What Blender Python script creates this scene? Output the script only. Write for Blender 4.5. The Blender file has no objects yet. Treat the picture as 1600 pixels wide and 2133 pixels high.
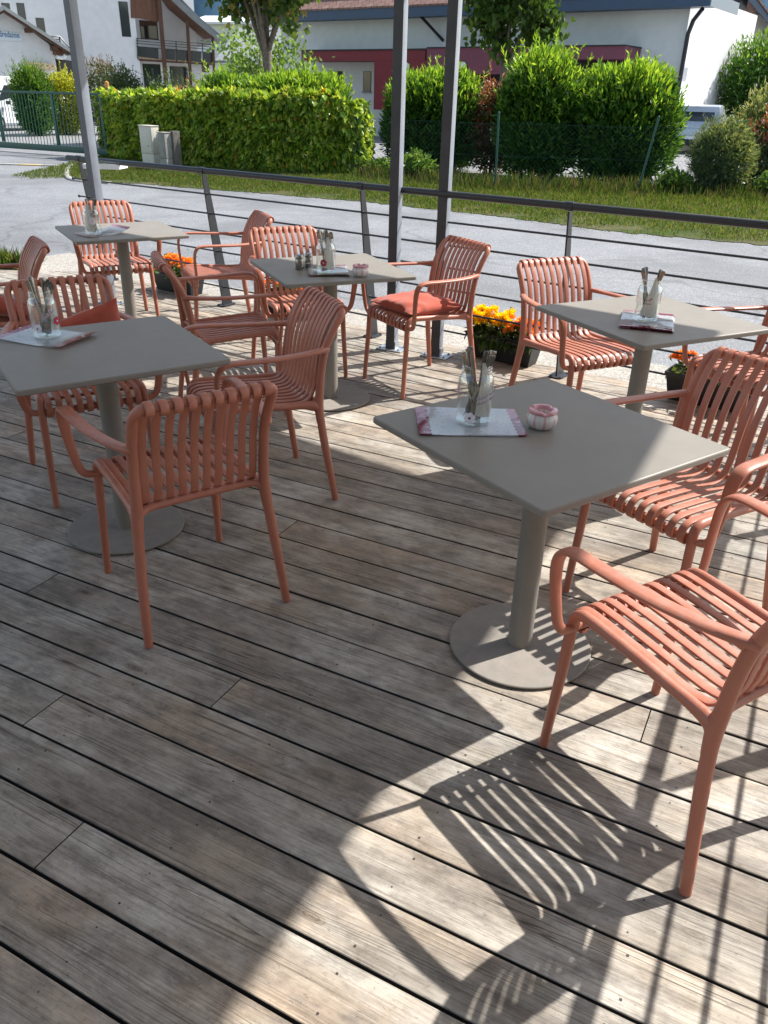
import bpy, bmesh, math, random
import numpy as np
from mathutils import Vector, Matrix
random.seed(7); RNG=np.random.default_rng(7)
R=math.radians
scene=bpy.context.scene; COL=scene.collection
# ---------------------------------------------------------------- camera
F,PITCH,ROLL,CAMH=1657.63,0.482056,0.0248612,1.56563
_cp,_sp=math.cos(PITCH),math.sin(PITCH)
FWD=Vector((0,_cp,-_sp)); _r=Vector((1,0,0)); _u=Vector((0,_sp,_cp))
CR=_r*math.cos(ROLL)+_u*math.sin(ROLL); CU=_u*math.cos(ROLL)-_r*math.sin(ROLL)
CO=Vector((0,0,CAMH))
cam=bpy.data.cameras.new('camera'); co=bpy.data.objects.new('camera',cam); COL.objects.link(co)
cam.sensor_fit='VERTICAL'; cam.sensor_height=36; cam.lens=F/2133*36; cam.clip_end=6000; cam.clip_start=.05
M=Matrix.Identity(4)
for i in range(3): M[i][0]=CR[i]; M[i][1]=CU[i]; M[i][2]=-FWD[i]; M[i][3]=CO[i]
co.matrix_world=M; scene.camera=co
def ray(px,py): return FWD+CR*((px-800)/F)-CU*((py-1066.5)/F)
def gp(px,py,z=0.0):                       # photo point -> point on the level z
    d=ray(px,py); return CO+d*((z-CAMH)/d.z)
def at(px,py,Y):                           # photo point -> point at distance Y
    d=ray(px,py); return CO+d*(Y/d.y)
# ---------------------------------------------------------------- materials
def node_mat(name):
    m=bpy.data.materials.new(name); m.use_nodes=True; nt=m.node_tree
    for n in list(nt.nodes): nt.nodes.remove(n)
    return m,nt
class G:
    def __init__(s,nt): s.nt=nt
    def n(s,t,ins=None,**kw):
        x=s.nt.nodes.new(t)
        for k,v in kw.items(): setattr(x,k,v)
        for k,v in (ins or {}).items():
            if hasattr(v,'links') or isinstance(v,bpy.types.NodeSocket): s.nt.links.new(v,x.inputs[k])
            else: x.inputs[k].default_value=v
        return x
    def math(s,op,a,b=0.0,c=0.0,clamp=False):
        return s.n('ShaderNodeMath',{0:a,1:b,2:c},operation=op,use_clamp=clamp).outputs[0]
    def mix(s,f,a,b,bt='MIX'):
        x=s.nt.nodes.new('ShaderNodeMix'); x.data_type='RGBA'; x.blend_type=bt
        for k,v in ((0,f),(6,a),(7,b)):
            if isinstance(v,bpy.types.NodeSocket): s.nt.links.new(v,x.inputs[k])
            else: x.inputs[k].default_value=v if k==0 else (*v,1)[:4]
        return x.outputs[2]
    def ramp(s,f,stops):
        x=s.nt.nodes.new('ShaderNodeValToRGB'); s.nt.links.new(f,x.inputs[0]); e=x.color_ramp.elements
        while len(e)<len(stops): e.new(.5)
        for i,(p,c) in enumerate(stops): e[i].position=p; e[i].color=(*c,1)
        return x.outputs[0]
    def noise(s,vec,scale,detail=4,rough=.55,dist=0):
        return s.n('ShaderNodeTexNoise',{'Vector':vec,'Scale':scale,'Detail':detail,'Roughness':rough,'Distortion':dist}).outputs[0]
    def obj(s): return s.n('ShaderNodeTexCoord').outputs['Object']
    def pos(s): return s.n('ShaderNodeNewGeometry').outputs['Position']
    def mapv(s,v,scale=(1,1,1),rot=(0,0,0),loc=(0,0,0)):
        return s.n('ShaderNodeMapping',{0:v,'Scale':scale,'Rotation':rot,'Location':loc}).outputs[0]
    def bump(s,h,st,d=.01): return s.n('ShaderNodeBump',{'Height':h,'Strength':st,'Distance':d}).outputs[0]
    def out(s,sh): s.n('ShaderNodeOutputMaterial',{0:sh})
    def bsdf(s,col,rough=.5,normal=None,**kw):
        d={'Base Color':col if isinstance(col,bpy.types.NodeSocket) else (*col,1),'Roughness':rough}
        d.update({k.replace('_',' '):v for k,v in kw.items()})
        if normal is not None: d['Normal']=normal
        return s.n('ShaderNodeBsdfPrincipled',d).outputs[0]
def plain(name,c,rough=.5,var=.12,scale=18,bump=.0,metal=0.,coord='obj',spec=.5,detail=4):
    m,nt=node_mat(name); g=G(nt); v=g.obj() if coord=='obj' else g.pos()
    n=g.noise(v,scale,detail)
    lo=tuple(x*(1-var) for x in c); hi=tuple(min(1,x*(1+var)) for x in c)
    col=g.ramp(n,[(.3,lo),(.7,hi)])
    nb=g.bump(n,bump) if bump else None
    rr=g.math('MULTIPLY_ADD',n,.2,rough-.1)
    g.out(g.bsdf(col,rr,nb,Metallic=metal,Specular_IOR_Level=spec)); return m
def leaf_mat(name,tr=.35,rough=.4,spec=.4):
    m,nt=node_mat(name); g=G(nt)
    a=g.n('ShaderNodeAttribute',attribute_name='tint').outputs['Color']
    b=g.bsdf(a,rough,Specular_IOR_Level=spec)
    t=g.n('ShaderNodeBsdfTranslucent',{'Color':g.mix(.5,a,g.mix(1.0,a,(3.2,2.6,1.2),'MULTIPLY'),'MIX')}).outputs[0]
    g.out(g.n('ShaderNodeMixShader',{0:tr,1:b,2:t}).outputs[0]); return m
MT={}
def deck_mat():
    m,nt=node_mat('weathered_deck_wood'); g=G(nt)
    uv=g.n('ShaderNodeAttribute',attribute_name='along').outputs['Vector']      # metres along, across board, board id
    sep=g.n('ShaderNodeSeparateXYZ',{0:uv}); al,ac,bid=sep.outputs
    def vec(sx,sy,off): 
        return g.n('ShaderNodeCombineXYZ',{0:g.math('MULTIPLY',al,sx),1:g.math('MULTIPLY',ac,sy),2:g.math('MULTIPLY',bid,off)}).outputs[0]
    kw=g.noise(vec(1.3,9,7.3),1,2); acw=g.math('MULTIPLY_ADD',g.math('SUBTRACT',kw,.5),.028,ac)
    # knots bend the grain round themselves
    vk=g.n('ShaderNodeTexVoronoi',{'Vector':vec(2.3,6.6,3.7),'Scale':1.0,'Randomness':1.0}); dk=vk.outputs['Distance']
    acw=g.math('MULTIPLY_ADD',g.math('DIVIDE',.012,g.math('ADD',dk,.12)),.16,acw)
    def vecw(sx,sy,off):
        return g.n('ShaderNodeCombineXYZ',{0:g.math('MULTIPLY',al,sx),1:g.math('MULTIPLY',acw,sy),2:g.math('MULTIPLY',bid,off)}).outputs[0]
    grain=g.noise(vecw(3.2,230,3.1),1,6,.72); fib=g.noise(vec(26,620,5.7),1,3,.7); ring=g.noise(vecw(.55,62,1.9),1,3,.55)
    st1=g.noise(vec(2.6,7,8.3),1,5,.6,.5); st2=g.noise(vec(7.5,19,2.3),1,5,.68,.4); st3=g.noise(g.pos(),3.3,5,.62); speck=g.noise(vec(75,130,1.1),1,3,.7); hue=g.noise(vec(.6,3,11.7),1,3)
    bt=g.n('ShaderNodeTexWhiteNoise',{'W':bid},noise_dimensions='1D').outputs[0]; bt2=g.n('ShaderNodeTexWhiteNoise',{'W':g.math('ADD',bid,3.7)},noise_dimensions='1D').outputs[0]
    base=g.ramp(hue,[(.34,(.34,.325,.29)),(.5,(.35,.31,.255)),(.66,(.375,.295,.22))])
    base=g.mix(g.ramp(st1,[(.38,(0,0,0)),(.64,(.85,.85,.85))]),base,(.185,.158,.13))
    base=g.mix(g.ramp(st3,[(.48,(0,0,0)),(.7,(.6,.6,.6))]),base,(.47,.455,.42))
    base=g.mix(g.ramp(st2,[(.47,(0,0,0)),(.70,(.7,.7,.7))]),base,(.115,.105,.095))
    gs=g.math('MULTIPLY_ADD',g.ramp(g.noise(vec(.9,6,6.1),1,2),[(.35,(0,0,0)),(.65,(1,1,1))]),.5,.5)
    base=g.mix(gs,base,g.ramp(grain,[(.30,(.40,.38,.36)),(.44,(.84,.83,.82)),(.56,(1.0,1.0,1.0)),(.7,(1.12,1.12,1.12))]),'MULTIPLY')
    base=g.mix(g.math('MULTIPLY',bt2,.7),base,g.ramp(ring,[(.36,(.62,.58,.54)),(.46,(1,1,1)),(.55,(.78,.75,.72)),(.66,(1.06,1.06,1.06))]),'MULTIPLY')
    base=g.mix(.5,base,g.ramp(fib,[(.3,(.74,.74,.74)),(.62,(1.12,1.12,1.12))]),'MULTIPLY')
    base=g.mix(.6,base,g.ramp(speck,[(.30,(.45,.43,.41)),(.40,(1,1,1)),(.72,(1,1,1)),(.78,(1.2,1.2,1.2))]),'MULTIPLY')
    kd=g.math('DIVIDE',g.math('ADD',dk,g.math('MULTIPLY',g.math('SUBTRACT',st2,.5),.05)),.10,clamp=True)
    knot=g.ramp(kd,[(.0,(.20,.18,.16)),(.38,(.36,.33,.30)),(.5,(.74,.71,.68)),(.6,(.42,.39,.36)),(.72,(.85,.83,.8)),(.82,(.66,.63,.6)),(1,(1,1,1))])
    kmask=g.math('GREATER_THAN',g.n('ShaderNodeSeparateColor',{0:vk.outputs['Color']}).outputs[0],.22)
    base=g.mix(g.math('MULTIPLY',kmask,.9),base,knot,'MULTIPLY')
    cr=g.noise(vecw(.8,40,9.1),1,2,.4)
    crack=g.ramp(g.math('ABSOLUTE',g.math('SUBTRACT',cr,.5)),[(0,(.10,.08,.07)),(.006,(.5,.48,.46)),(.014,(1,1,1))])
    cmask=g.ramp(g.noise(vec(.6,9,4.4),1,2),[(.55,(0,0,0)),(.62,(1,1,1))])
    base=g.mix(g.math('MULTIPLY',cmask,.9),base,crack,'MULTIPLY')
    h2=g.noise(vecw(.45,88,5.5),1,3,.5)
    hair=g.ramp(g.math('ABSOLUTE',g.math('SUBTRACT',h2,.5)),[(0,(.28,.25,.22)),(.010,(.62,.6,.58)),(.022,(1,1,1))])
    hm=g.ramp(g.noise(vec(.8,12,2.9),1,2),[(.46,(0,0,0)),(.56,(1,1,1))]); base=g.mix(g.math('MULTIPLY',hm,.75),base,hair,'MULTIPLY')
    mot=g.noise(vec(13,24,6.6),1,5,.72); base=g.mix(.85,base,g.ramp(mot,[(.32,(.68,.66,.63)),(.5,(1,1,1)),(.68,(1.16,1.16,1.15))]),'MULTIPLY')
    val=g.n('ShaderNodeHueSaturation',{'Saturation':1.03,'Value':g.math('MULTIPLY_ADD',bt,.46,1.0),'Color':base}).outputs[0]
    hgt=g.math('ADD',g.math('MULTIPLY',grain,.6),g.math('MULTIPLY',fib,.25))
    g.out(g.bsdf(val,g.math('MULTIPLY_ADD',grain,-.25,.74),g.bump(hgt,.55,.004),Specular_IOR_Level=.35)); return m
def asphalt_mat(name,c=(.198,.205,.216),patch=.5):
    m,nt=node_mat(name); g=G(nt); p=g.pos()
    st=g.n('ShaderNodeTexVoronoi',{'Vector':p,'Scale':85.0,'Randomness':1.0})
    sc=g.ramp(st.outputs['Color'],[(0,tuple(x*.65 for x in c)),(.45,c),(.8,tuple(min(1,x*1.35) for x in c)),(1,tuple(min(1,x*1.8) for x in c))])
    big=g.noise(p,.35,5,.6,.4); mid=g.noise(p,1.7,5,.65)
    col=g.mix(g.math('MULTIPLY',g.ramp(big,[(.46,(0,0,0)),(.6,(1,1,1))]),patch),sc,tuple(x*.55 for x in c))
    col=g.mix(.5,col,g.ramp(mid,[(.3,(.8,.8,.8)),(.7,(1.12,1.12,1.12))]),'MULTIPLY')
    crk=g.n('ShaderNodeTexVoronoi',{'Vector':g.mapv(g.n('ShaderNodeVectorMath',{0:p,1:g.n('ShaderNodeTexNoise',{'Vector':p,'Scale':.9,'Detail':3.0}).outputs['Color']},operation='ADD').outputs[0],(.22,.5,.3)),'Scale':1.0},feature='DISTANCE_TO_EDGE').outputs[0]
    col=g.mix(.8,col,g.ramp(crk,[(0,(.62,.62,.62)),(.004,(.8,.8,.8)),(.010,(1,1,1))]),'MULTIPLY')
    g.out(g.bsdf(col,.75,g.bump(st.outputs['Distance'],.5,.006),Specular_IOR_Level=.4)); return m
def paint_mat(name,c,rough=.4,grain=900,gb=.08,var=.05,spec=.5,dust=0.):
    m,nt=node_mat(name); g=G(nt); v=g.obj()
    a=g.noise(v,7,5,.6); b=g.noise(v,grain,2)
    col=g.ramp(a,[(.3,tuple(x*(1-var) for x in c)),(.7,tuple(min(1,x*(1+var)) for x in c))])
    if dust:
        d=g.noise(v,22,7,.72); up=g.math('POWER',g.math('MAXIMUM',g.n('ShaderNodeSeparateXYZ',{0:g.n('ShaderNodeNewGeometry').outputs['Normal']}).outputs[2],0.0),2.0)
        col=g.mix(g.math('MULTIPLY',g.math('MULTIPLY_ADD',up,.7,.3),g.ramp(d,[(.42,(0,0,0)),(.72,(dust,dust,dust))])),col,(.50,.40,.34))
    g.out(g.bsdf(col,g.math('MULTIPLY_ADD',a,.2,rough-.1),g.bump(b,gb,.001),Specular_IOR_Level=spec)); return m
def tabletop_mat():
    m,nt=node_mat('taupe_table_top'); g=G(nt); v=g.obj()
    a=g.noise(v,5,5,.6); b=g.noise(v,1200,2); sm=g.noise(v,14,6,.7)
    col=g.ramp(a,[(.3,(.225,.206,.178)),(.7,(.255,.235,.205))])
    col=g.mix(g.math('MULTIPLY',g.ramp(sm,[(.56,(0,0,0)),(.74,(1,1,1))]),.18),col,(.33,.31,.28))
    rr=g.math('MULTIPLY_ADD',sm,.2,.36)
    g.out(g.bsdf(col,rr,g.bump(b,.05,.001),Specular_IOR_Level=.26)); return m
def glass_mat():
    m,nt=node_mat('clear_jar_glass'); g=G(nt)
    lw=g.n('ShaderNodeLayerWeight',{'Blend':.5}).outputs['Facing']
    t=g.n('ShaderNodeBsdfTransparent',{'Color':(.985,.993,.99,1)}).outputs[0]
    gl=g.n('ShaderNodeBsdfGlossy',{'Color':(.95,1,1,1),'Roughness':.03}).outputs[0]
    f=g.math('MULTIPLY_ADD',g.math('POWER',lw,1.7),.62,.055)
    g.out(g.n('ShaderNodeMixShader',{0:f,1:t,2:gl}).outputs[0]); return m
def window_mat(name,c=(.02,.025,.03)):
    m,nt=node_mat(name); g=G(nt); n=g.noise(g.obj(),.6,3)
    g.out(g.bsdf(g.ramp(n,[(.3,c),(.7,tuple(x*2.2 for x in c))]),.06,Specular_IOR_Level=.7)); return m
def menu_mat():
    m,nt=node_mat('printed_menu_sheet'); g=G(nt); v=g.obj(); s=g.n('ShaderNodeSeparateXYZ',{0:v}); x,y=s.outputs[0],s.outputs[1]
    row=g.math('FRACT',g.math('MULTIPLY',y,95)); rowid=g.math('FLOOR',g.math('MULTIPLY',y,95))
    line=g.math('LESS_THAN',row,.42)
    wn=g.noise(g.n('ShaderNodeCombineXYZ',{0:g.math('MULTIPLY',x,70),1:g.math('MULTIPLY',rowid,3.7),2:0.0}).outputs[0],1,3)
    ink=g.math('MULTIPLY',line,g.math('GREATER_THAN',wn,.56))
    colm=g.math('GREATER_THAN',g.math('FRACT',g.math('MULTIPLY_ADD',x,11,.5)),.22); ink=g.math('MULTIPLY',ink,colm)
    blk=g.math('GREATER_THAN',g.noise(g.n('ShaderNodeCombineXYZ',{0:g.math('MULTIPLY',g.math('FLOOR',g.math('MULTIPLY_ADD',x,11,.5)),3.1),1:g.math('MULTIPLY',y,28),2:0.0}).outputs[0],1,1),.42); ink=g.math('MULTIPLY',ink,blk)
    inside=g.math('LESS_THAN',g.math('ABSOLUTE',x),.105); ink=g.math('MULTIPLY',ink,inside)
    col=g.mix(g.math('MULTIPLY',ink,.42),(.90,.92,.95),(.22,.16,.20))
    # decorated ends
    edge=g.math('ADD',x,g.math('MULTIPLY',g.math('PINGPONG',g.math('MULTIPLY',y,80),1.0),.004))
    l=g.math('LESS_THAN',edge,-.112); r=g.math('GREATER_THAN',edge,.126)
    blob=g.ramp(g.math('ADD',g.noise(v,22,2,.4,1.5),g.math('MULTIPLY',y,-1.6)),[(.46,(.80,.45,.55)),(.49,(.45,.05,.11))])
    col=g.mix(g.math('MAXIMUM',l,r),col,blob)
    g.out(g.bsdf(col,.10,g.bump(g.noise(v,16,3),.12,.01),Specular_IOR_Level=.8,Coat_Weight=1.0)); return m
def render_mat(name,c):       # plastered wall
    return plain(name,c,.9,.05,3.0,.0,coord='pos',spec=.2,detail=8)
def tile_mat():
    m,nt=node_mat('brown_roof_tiles'); g=G(nt); v=g.obj()
    br=g.n('ShaderNodeTexBrick',{'Vector':v,'Color1':(.22,.12,.095,1),'Color2':(.28,.165,.135,1),'Mortar':(.06,.035,.03,1),'Scale':1.0,'Mortar Size':.012,'Brick Width':.33,'Row Height':.34})
    n=g.noise(v,2,5); col=g.mix(.5,br.outputs[0],g.ramp(n,[(.3,(.8,.8,.8)),(.7,(1.15,1.15,1.15))]),'MULTIPLY')
    g.out(g.bsdf(col,.85)); return m
def wood_mat(name,c,sx=1,sz=1):
    m,nt=node_mat(name); g=G(nt); v=g.obj(); n=g.noise(g.mapv(v,(14,14,1.2)),1,5,.65)
    col=g.ramp(n,[(.3,tuple(x*.55 for x in c)),(.7,tuple(min(1,x*1.25) for x in c))])
    g.out(g.bsdf(col,.7)); return m
def cushion_mat():
    m,nt=node_mat('terracotta_cushion_cloth'); g=G(nt); v=g.obj()
    w=g.noise(g.mapv(v,(700,700,700)),1,1); a=g.noise(v,9,4)
    col=g.ramp(a,[(.3,(.40,.085,.055)),(.7,(.47,.11,.07))])
    g.out(g.bsdf(col,.9,g.bump(w,.25,.001),Specular_IOR_Level=.15,Sheen_Weight=.25)); return m
def soil_mat(name,a,b,scale=8,bump=.6):
    m,nt=node_mat(name); g=G(nt); p=g.pos(); n=g.noise(p,scale,8,.7); n2=g.noise(p,.8,4)
    col=g.mix(g.ramp(n2,[(.4,(0,0,0)),(.62,(1,1,1))]),g.ramp(n,[(.3,tuple(x*.6 for x in a)),(.7,tuple(x*1.3 for x in a))]),g.ramp(n,[(.3,tuple(x*.6 for x in b)),(.7,tuple(x*1.3 for x in b))]))
    g.out(g.bsdf(col,.95,g.bump(n,bump,.03),Specular_IOR_Level=.1)); return m
def ash_mat():
    m,nt=node_mat('striped_ceramic_glaze'); g=G(nt); v=g.obj(); s=g.n('ShaderNodeSeparateXYZ',{0:v})
    ang=g.math('ARCTAN2',s.outputs[1],s.outputs[0]); fr=g.math('FRACT',g.math('MULTIPLY_ADD',ang,9/6.28318,.3))
    st=g.math('LESS_THAN',g.math('ABSOLUTE',g.math('SUBTRACT',fr,.5)),.12)
    pink=(.62,.28,.30); white=(.72,.68,.64)
    col=g.mix(st,white,(.66,.40,.41)); col=g.mix(g.math('GREATER_THAN',s.outputs[2],.0455),col,pink)
    g.out(g.bsdf(col,.22,Coat_Weight=.4)); return m
MT=dict(
 deck=deck_mat(), deckside=plain('board_edge_gap_shade',(.035,.03,.026),.95,.3,20,coord='pos'), screw=plain('rusty_screw_head',(.05,.042,.036),.6,metal=.3), chair=paint_mat('terracotta_resin',(.42,.15,.095),.42,1400,.06,.07,.45,.30),  # board edges coloured near black for the shade in the gaps
 top=tabletop_mat(), tmetal=paint_mat('taupe_powder_coat',(.235,.217,.19),.55,900,.12,.06,.22,.25), rubber=plain('black_rubber',(.012,.012,.012),.7),
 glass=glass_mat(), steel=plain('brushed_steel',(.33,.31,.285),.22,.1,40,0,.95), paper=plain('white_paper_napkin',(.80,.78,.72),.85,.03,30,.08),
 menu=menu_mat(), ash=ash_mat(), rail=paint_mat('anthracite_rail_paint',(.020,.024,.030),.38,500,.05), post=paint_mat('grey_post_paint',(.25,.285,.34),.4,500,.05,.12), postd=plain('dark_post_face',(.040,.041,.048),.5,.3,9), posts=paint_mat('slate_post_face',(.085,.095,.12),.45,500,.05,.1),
 zinc=plain('galvanised_plate',(.42,.46,.50),.4,.2,30,0,.7), planter=plain('black_planter_plastic',(.012,.013,.016),.45,.2,30), soil=soil_mat('potting_soil',(.03,.02,.014),(.035,.024,.016),40),
 cushion=cushion_mat(), asphalt=asphalt_mat('grey_asphalt'), asphalt2=asphalt_mat('parking_asphalt',(.23,.23,.235),.25), verge=soil_mat('grassy_soil',(.05,.075,.018),(.11,.10,.05),9),
 gravel=asphalt_mat('pale_gravel',(.32,.30,.265),.15), kerb=plain('concrete_kerb',(.36,.35,.33),.9,.2,12,.1,coord='pos'), yellow=plain('worn_yellow_paint',(.55,.42,.20),.9,.25,6,coord='pos'),
 wall=render_mat('white_render',(.74,.74,.75)), wallb=render_mat('grey_white_render',(.66,.68,.69)), fascia=plain('blue_grey_fascia',(.032,.066,.13),.45,.12,1.5,coord='pos'), tile=tile_mat(),
 red=plain('dark_red_panel',(.20,.014,.026),.55,.08,2), plum=plain('plum_panel',(.19,.045,.08),.5,.08,2), lampw=plain('opal_lamp_glass',(.8,.8,.78),.25,.02), dark=plain('dark_paint_and_recess_shade',(.018,.018,.02),.6),  # dark: real dark paint, also the painted shade of openings and deck gaps
 win=window_mat('dark_window_glass'), wood=wood_mat('brown_stained_wood',(.11,.05,.028)), woodl=wood_mat('weathered_fascia_wood',(.36,.24,.16)), soffit=wood_mat('brown_soffit_boards',(.17,.075,.042)),
 metalroof=plain('grey_metal_roof',(.22,.235,.24),.5,.1,2), panel=plain('smoked_balcony_panel',(.035,.038,.045),.2,.1,2), green=paint_mat('green_gate_paint',(.012,.075,.062),.4,300,.05), boxp=plain('cream_meter_box_plastic',(.60,.57,.49),.6,.06,6),
 concrete=plain('grey_concrete',(.30,.29,.27),.9,.2,10,.1), mail=plain('cream_mailbox_paint',(.66,.50,.30),.5,.05), sign=plain('pale_sign_board',(.70,.75,.80),.5,.03), signt=plain('blue_sign_letters',(.10,.20,.34),.6), bark=plain('grey_maple_bark',(.15,.125,.10),.95,.45,14,.8), stem=plain('green_brown_stem',(.07,.07,.03),.8),
 leaf=leaf_mat('glossy_leaf',.38,.38,.4), leafm=leaf_mat('maple_leaf',.42,.5,.3), grass=leaf_mat('grass_blade',.35,.5,.25), petal=leaf_mat('marigold_petal',.25,.6,.2),
 carp=plain('silver_car_paint',(.48,.53,.60),.25,.03,4,0,.35), vanp=plain('white_van_paint',(.72,.75,.78),.25,.03,4), tyre=plain('black_tyre',(.015,.015,.016),.8), tail=plain('red_tail_lamp',(.32,.02,.02),.2), geotex=soil_mat('teal_weed_fabric',(.03,.14,.16),(.05,.10,.09),14,.3),
 hill=soil_mat('haze_blue_forest',(.085,.16,.25),(.075,.14,.20),.02,.2), canvas=None, stick_w=plain('white_sticker',(.85,.80,.84),.4,.02), stick_d=plain('dark_plum_print',(.10,.02,.06),.5), stick_r=plain('red_flower_print',(.48,.02,.06),.5), stick_p=plain('pink_print',(.70,.38,.42),.5), blueg=plain('blue_grey_metal',(.10,.15,.22),.4), whitep=plain('white_painted_metal',(.80,.82,.84),.35,.03), pvc=plain('dark_downpipe',(.02,.026,.036),.35,.1), orange=plain('orange_plastic_cap',(.55,.24,.06),.5))
def canvas():
    m,nt=node_mat('beige_awning_canvas'); g=G(nt); n=g.noise(g.obj(),60,3)
    b=g.bsdf(g.ramp(n,[(.3,(.66,.63,.58)),(.7,(.72,.69,.64))]),.9); t=g.n('ShaderNodeBsdfTranslucent',{'Color':(.70,.66,.60,1)}).outputs[0]
    g.out(g.n('ShaderNodeMixShader',{0:.38,1:b,2:t}).outputs[0]); return m
MT['canvas']=canvas()
# ---------------------------------------------------------------- object helpers
def tag(o,label=None,cat=None,group=None,kind=None):
    if label: o['label']=label
    if cat: o['category']=cat
    if group: o['group']=group
    if kind: o['kind']=kind
    return o
def empty(name,loc=(0,0,0),rz=0.0,label=None,cat=None,group=None):
    o=bpy.data.objects.new(name,None); COL.objects.link(o); o.location=loc; o.rotation_euler=(0,0,rz); o.empty_display_size=.1
    return tag(o,label,cat,group)
def obj(name,bm,mat,parent=None,smooth=True,angle=None):
    me=bpy.data.meshes.new(name)
    if isinstance(bm,bmesh.types.BMesh):
        bmesh.ops.recalc_face_normals(bm,faces=bm.faces)
        if smooth:
            lim=math.cos(R(angle if angle else 40))
            for f in bm.faces: f.smooth=True
            for e in bm.edges:
                if len(e.link_faces)==2 and e.link_faces[0].normal.dot(e.link_faces[1].normal)<lim: e.smooth=False
        bm.to_mesh(me); bm.free()
    else: me=bm; me.name=name
    for m in (mat if isinstance(mat,(list,tuple)) else [mat]): me.materials.append(m)
    o=bpy.data.objects.new(name,me); COL.objects.link(o)
    if parent: o.parent=parent
    return o
def copy_tree(o,parent=None):
    c=o.copy(); COL.objects.link(c); c.parent=parent
    for ch in [x for x in o.children]: copy_tree(ch,c)
    return c
BM=bmesh.new
def box(bm,c,s,rz=0.0,bev=0.0,mat=0,rot=None):
    r=bmesh.ops.create_cube(bm,size=1); vs=r['verts']
    bmesh.ops.scale(bm,vec=s,verts=vs)
    fs=list({f for v in vs for f in v.link_faces})
    if bev>0:
        es=list({e for v in vs for e in v.link_edges})
        rb=bmesh.ops.bevel(bm,geom=es,offset=bev,segments=2,affect='EDGES',profile=.6)
        vs=list({v for f in rb['faces'] for v in f.verts}|{v for v in vs if v.is_valid}); fs=list({f for v in vs for f in v.link_faces})
    if rot is not None: bmesh.ops.rotate(bm,cent=(0,0,0),matrix=rot,verts=vs)
    if rz: bmesh.ops.rotate(bm,cent=(0,0,0),matrix=Matrix.Rotation(rz,3,'Z'),verts=vs)
    bmesh.ops.translate(bm,vec=c,verts=vs)
    for f in fs: f.material_index=mat
    return vs
def catmull(P,k):
    P=[Vector(p) for p in P]; out=[]
    for i in range(len(P)-1):
        a=P[max(i-1,0)];b=P[i];c=P[i+1];d=P[min(i+2,len(P)-1)]
        for j in range(k):
            t=j/k; out.append(.5*((2*b)+(c-a)*t+(2*a-5*b+4*c-d)*t*t+(3*b-a-3*c+d)*t**3))
    out.append(P[-1]); return out
def lerp_list(L,k):
    out=[]
    for i in range(len(L)-1):
        for j in range(k): out.append(L[i]+(L[i+1]-L[i])*j/k)
    return out+[L[-1]]
def sweep(bm,P,a,b,up=(1,0,0),sub=4,seg=10,sq=1.0,caps=True):
    """tube along P; a = half size along 'up' side vector, b = half size across; sq<1 squarer"""
    n=len(P); a=a if isinstance(a,(list,tuple)) else [a]*n; b=b if isinstance(b,(list,tuple)) else [b]*n
    if sub>1: P=catmull(P,sub); a=lerp_list(list(a),sub); b=lerp_list(list(b),sub)
    else: P=[Vector(p) for p in P]
    up=Vector(up); rings=[]
    for i,p in enumerate(P):
        t=(P[min(i+1,len(P)-1)]-P[max(i-1,0)]).normalized()
        s=(up-t*up.dot(t))
        if s.length<1e-4: s=Vector((0,1,0))-t*t.y
        s.normalize(); w=t.cross(s)
        ring=[]
        for k in range(seg):
            th=2*math.pi*(k+.5)/seg; c_,s_=math.cos(th),math.sin(th)
            c_=math.copysign(abs(c_)**sq,c_); s_=math.copysign(abs(s_)**sq,s_)
            ring.append(bm.verts.new(p+s*(a[i]*c_)+w*(b[i]*s_)))
        rings.append(ring)
    for r0,r1 in zip(rings,rings[1:]):
        for k in range(seg): bm.faces.new((r0[k],r0[(k+1)%seg],r1[(k+1)%seg],r1[k]))
    if caps: bm.faces.new(rings[0][::-1]); bm.faces.new(rings[-1])
def tube(bm,P,r,sub=1,seg=10): sweep(bm,P,r,r,up=(.13,.31,.94) if abs((Vector(P[-1])-Vector(P[0])).normalized().z)<.9 else (1,0,0),sub=sub,seg=seg)
def lathe(bm,prof,seg=32,closed=False,mat=0,loc=(0,0,0)):
    rings=[]
    for r,z in prof:
        if r<1e-6: rings.append([bm.verts.new((loc[0],loc[1],z+loc[2]))])
        else: rings.append([bm.verts.new((loc[0]+r*math.cos(2*math.pi*k/seg),loc[1]+r*math.sin(2*math.pi*k/seg),z+loc[2])) for k in range(seg)])
    for a,b in zip(rings,rings[1:]):
        for k in range(seg):
            k2=(k+1)%seg
            vs=([a[0]] if len(a)==1 else [a[k],a[k2]])+([b[0]] if len(b)==1 else [b[k2],b[k]])
            if len(vs)>2: f=bm.faces.new(vs); f.material_index=mat
def prism(bm,pts,vec,mat=0):
    """polygon of 3-D points extruded by vec"""
    v0=[bm.verts.new(p) for p in pts]; v1=[bm.verts.new(Vector(p)+Vector(vec)) for p in pts]; n=len(pts)
    fs=[bm.faces.new(v0),bm.faces.new(v1[::-1])]+[bm.faces.new((v0[i],v1[i],v1[(i+1)%n],v0[(i+1)%n])) for i in range(n)]
    for f in fs: f.material_index=mat
def sheet(name,pts,z,mat,kind='structure'):
    bm=BM(); bm.faces.new([bm.verts.new((p[0],p[1],z)) for p in pts]); o=obj(name,bm,mat,smooth=False); tag(o,kind=kind)
    if o.data.polygons[0].normal.z<0: o.data.flip_normals()
    return o
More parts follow.
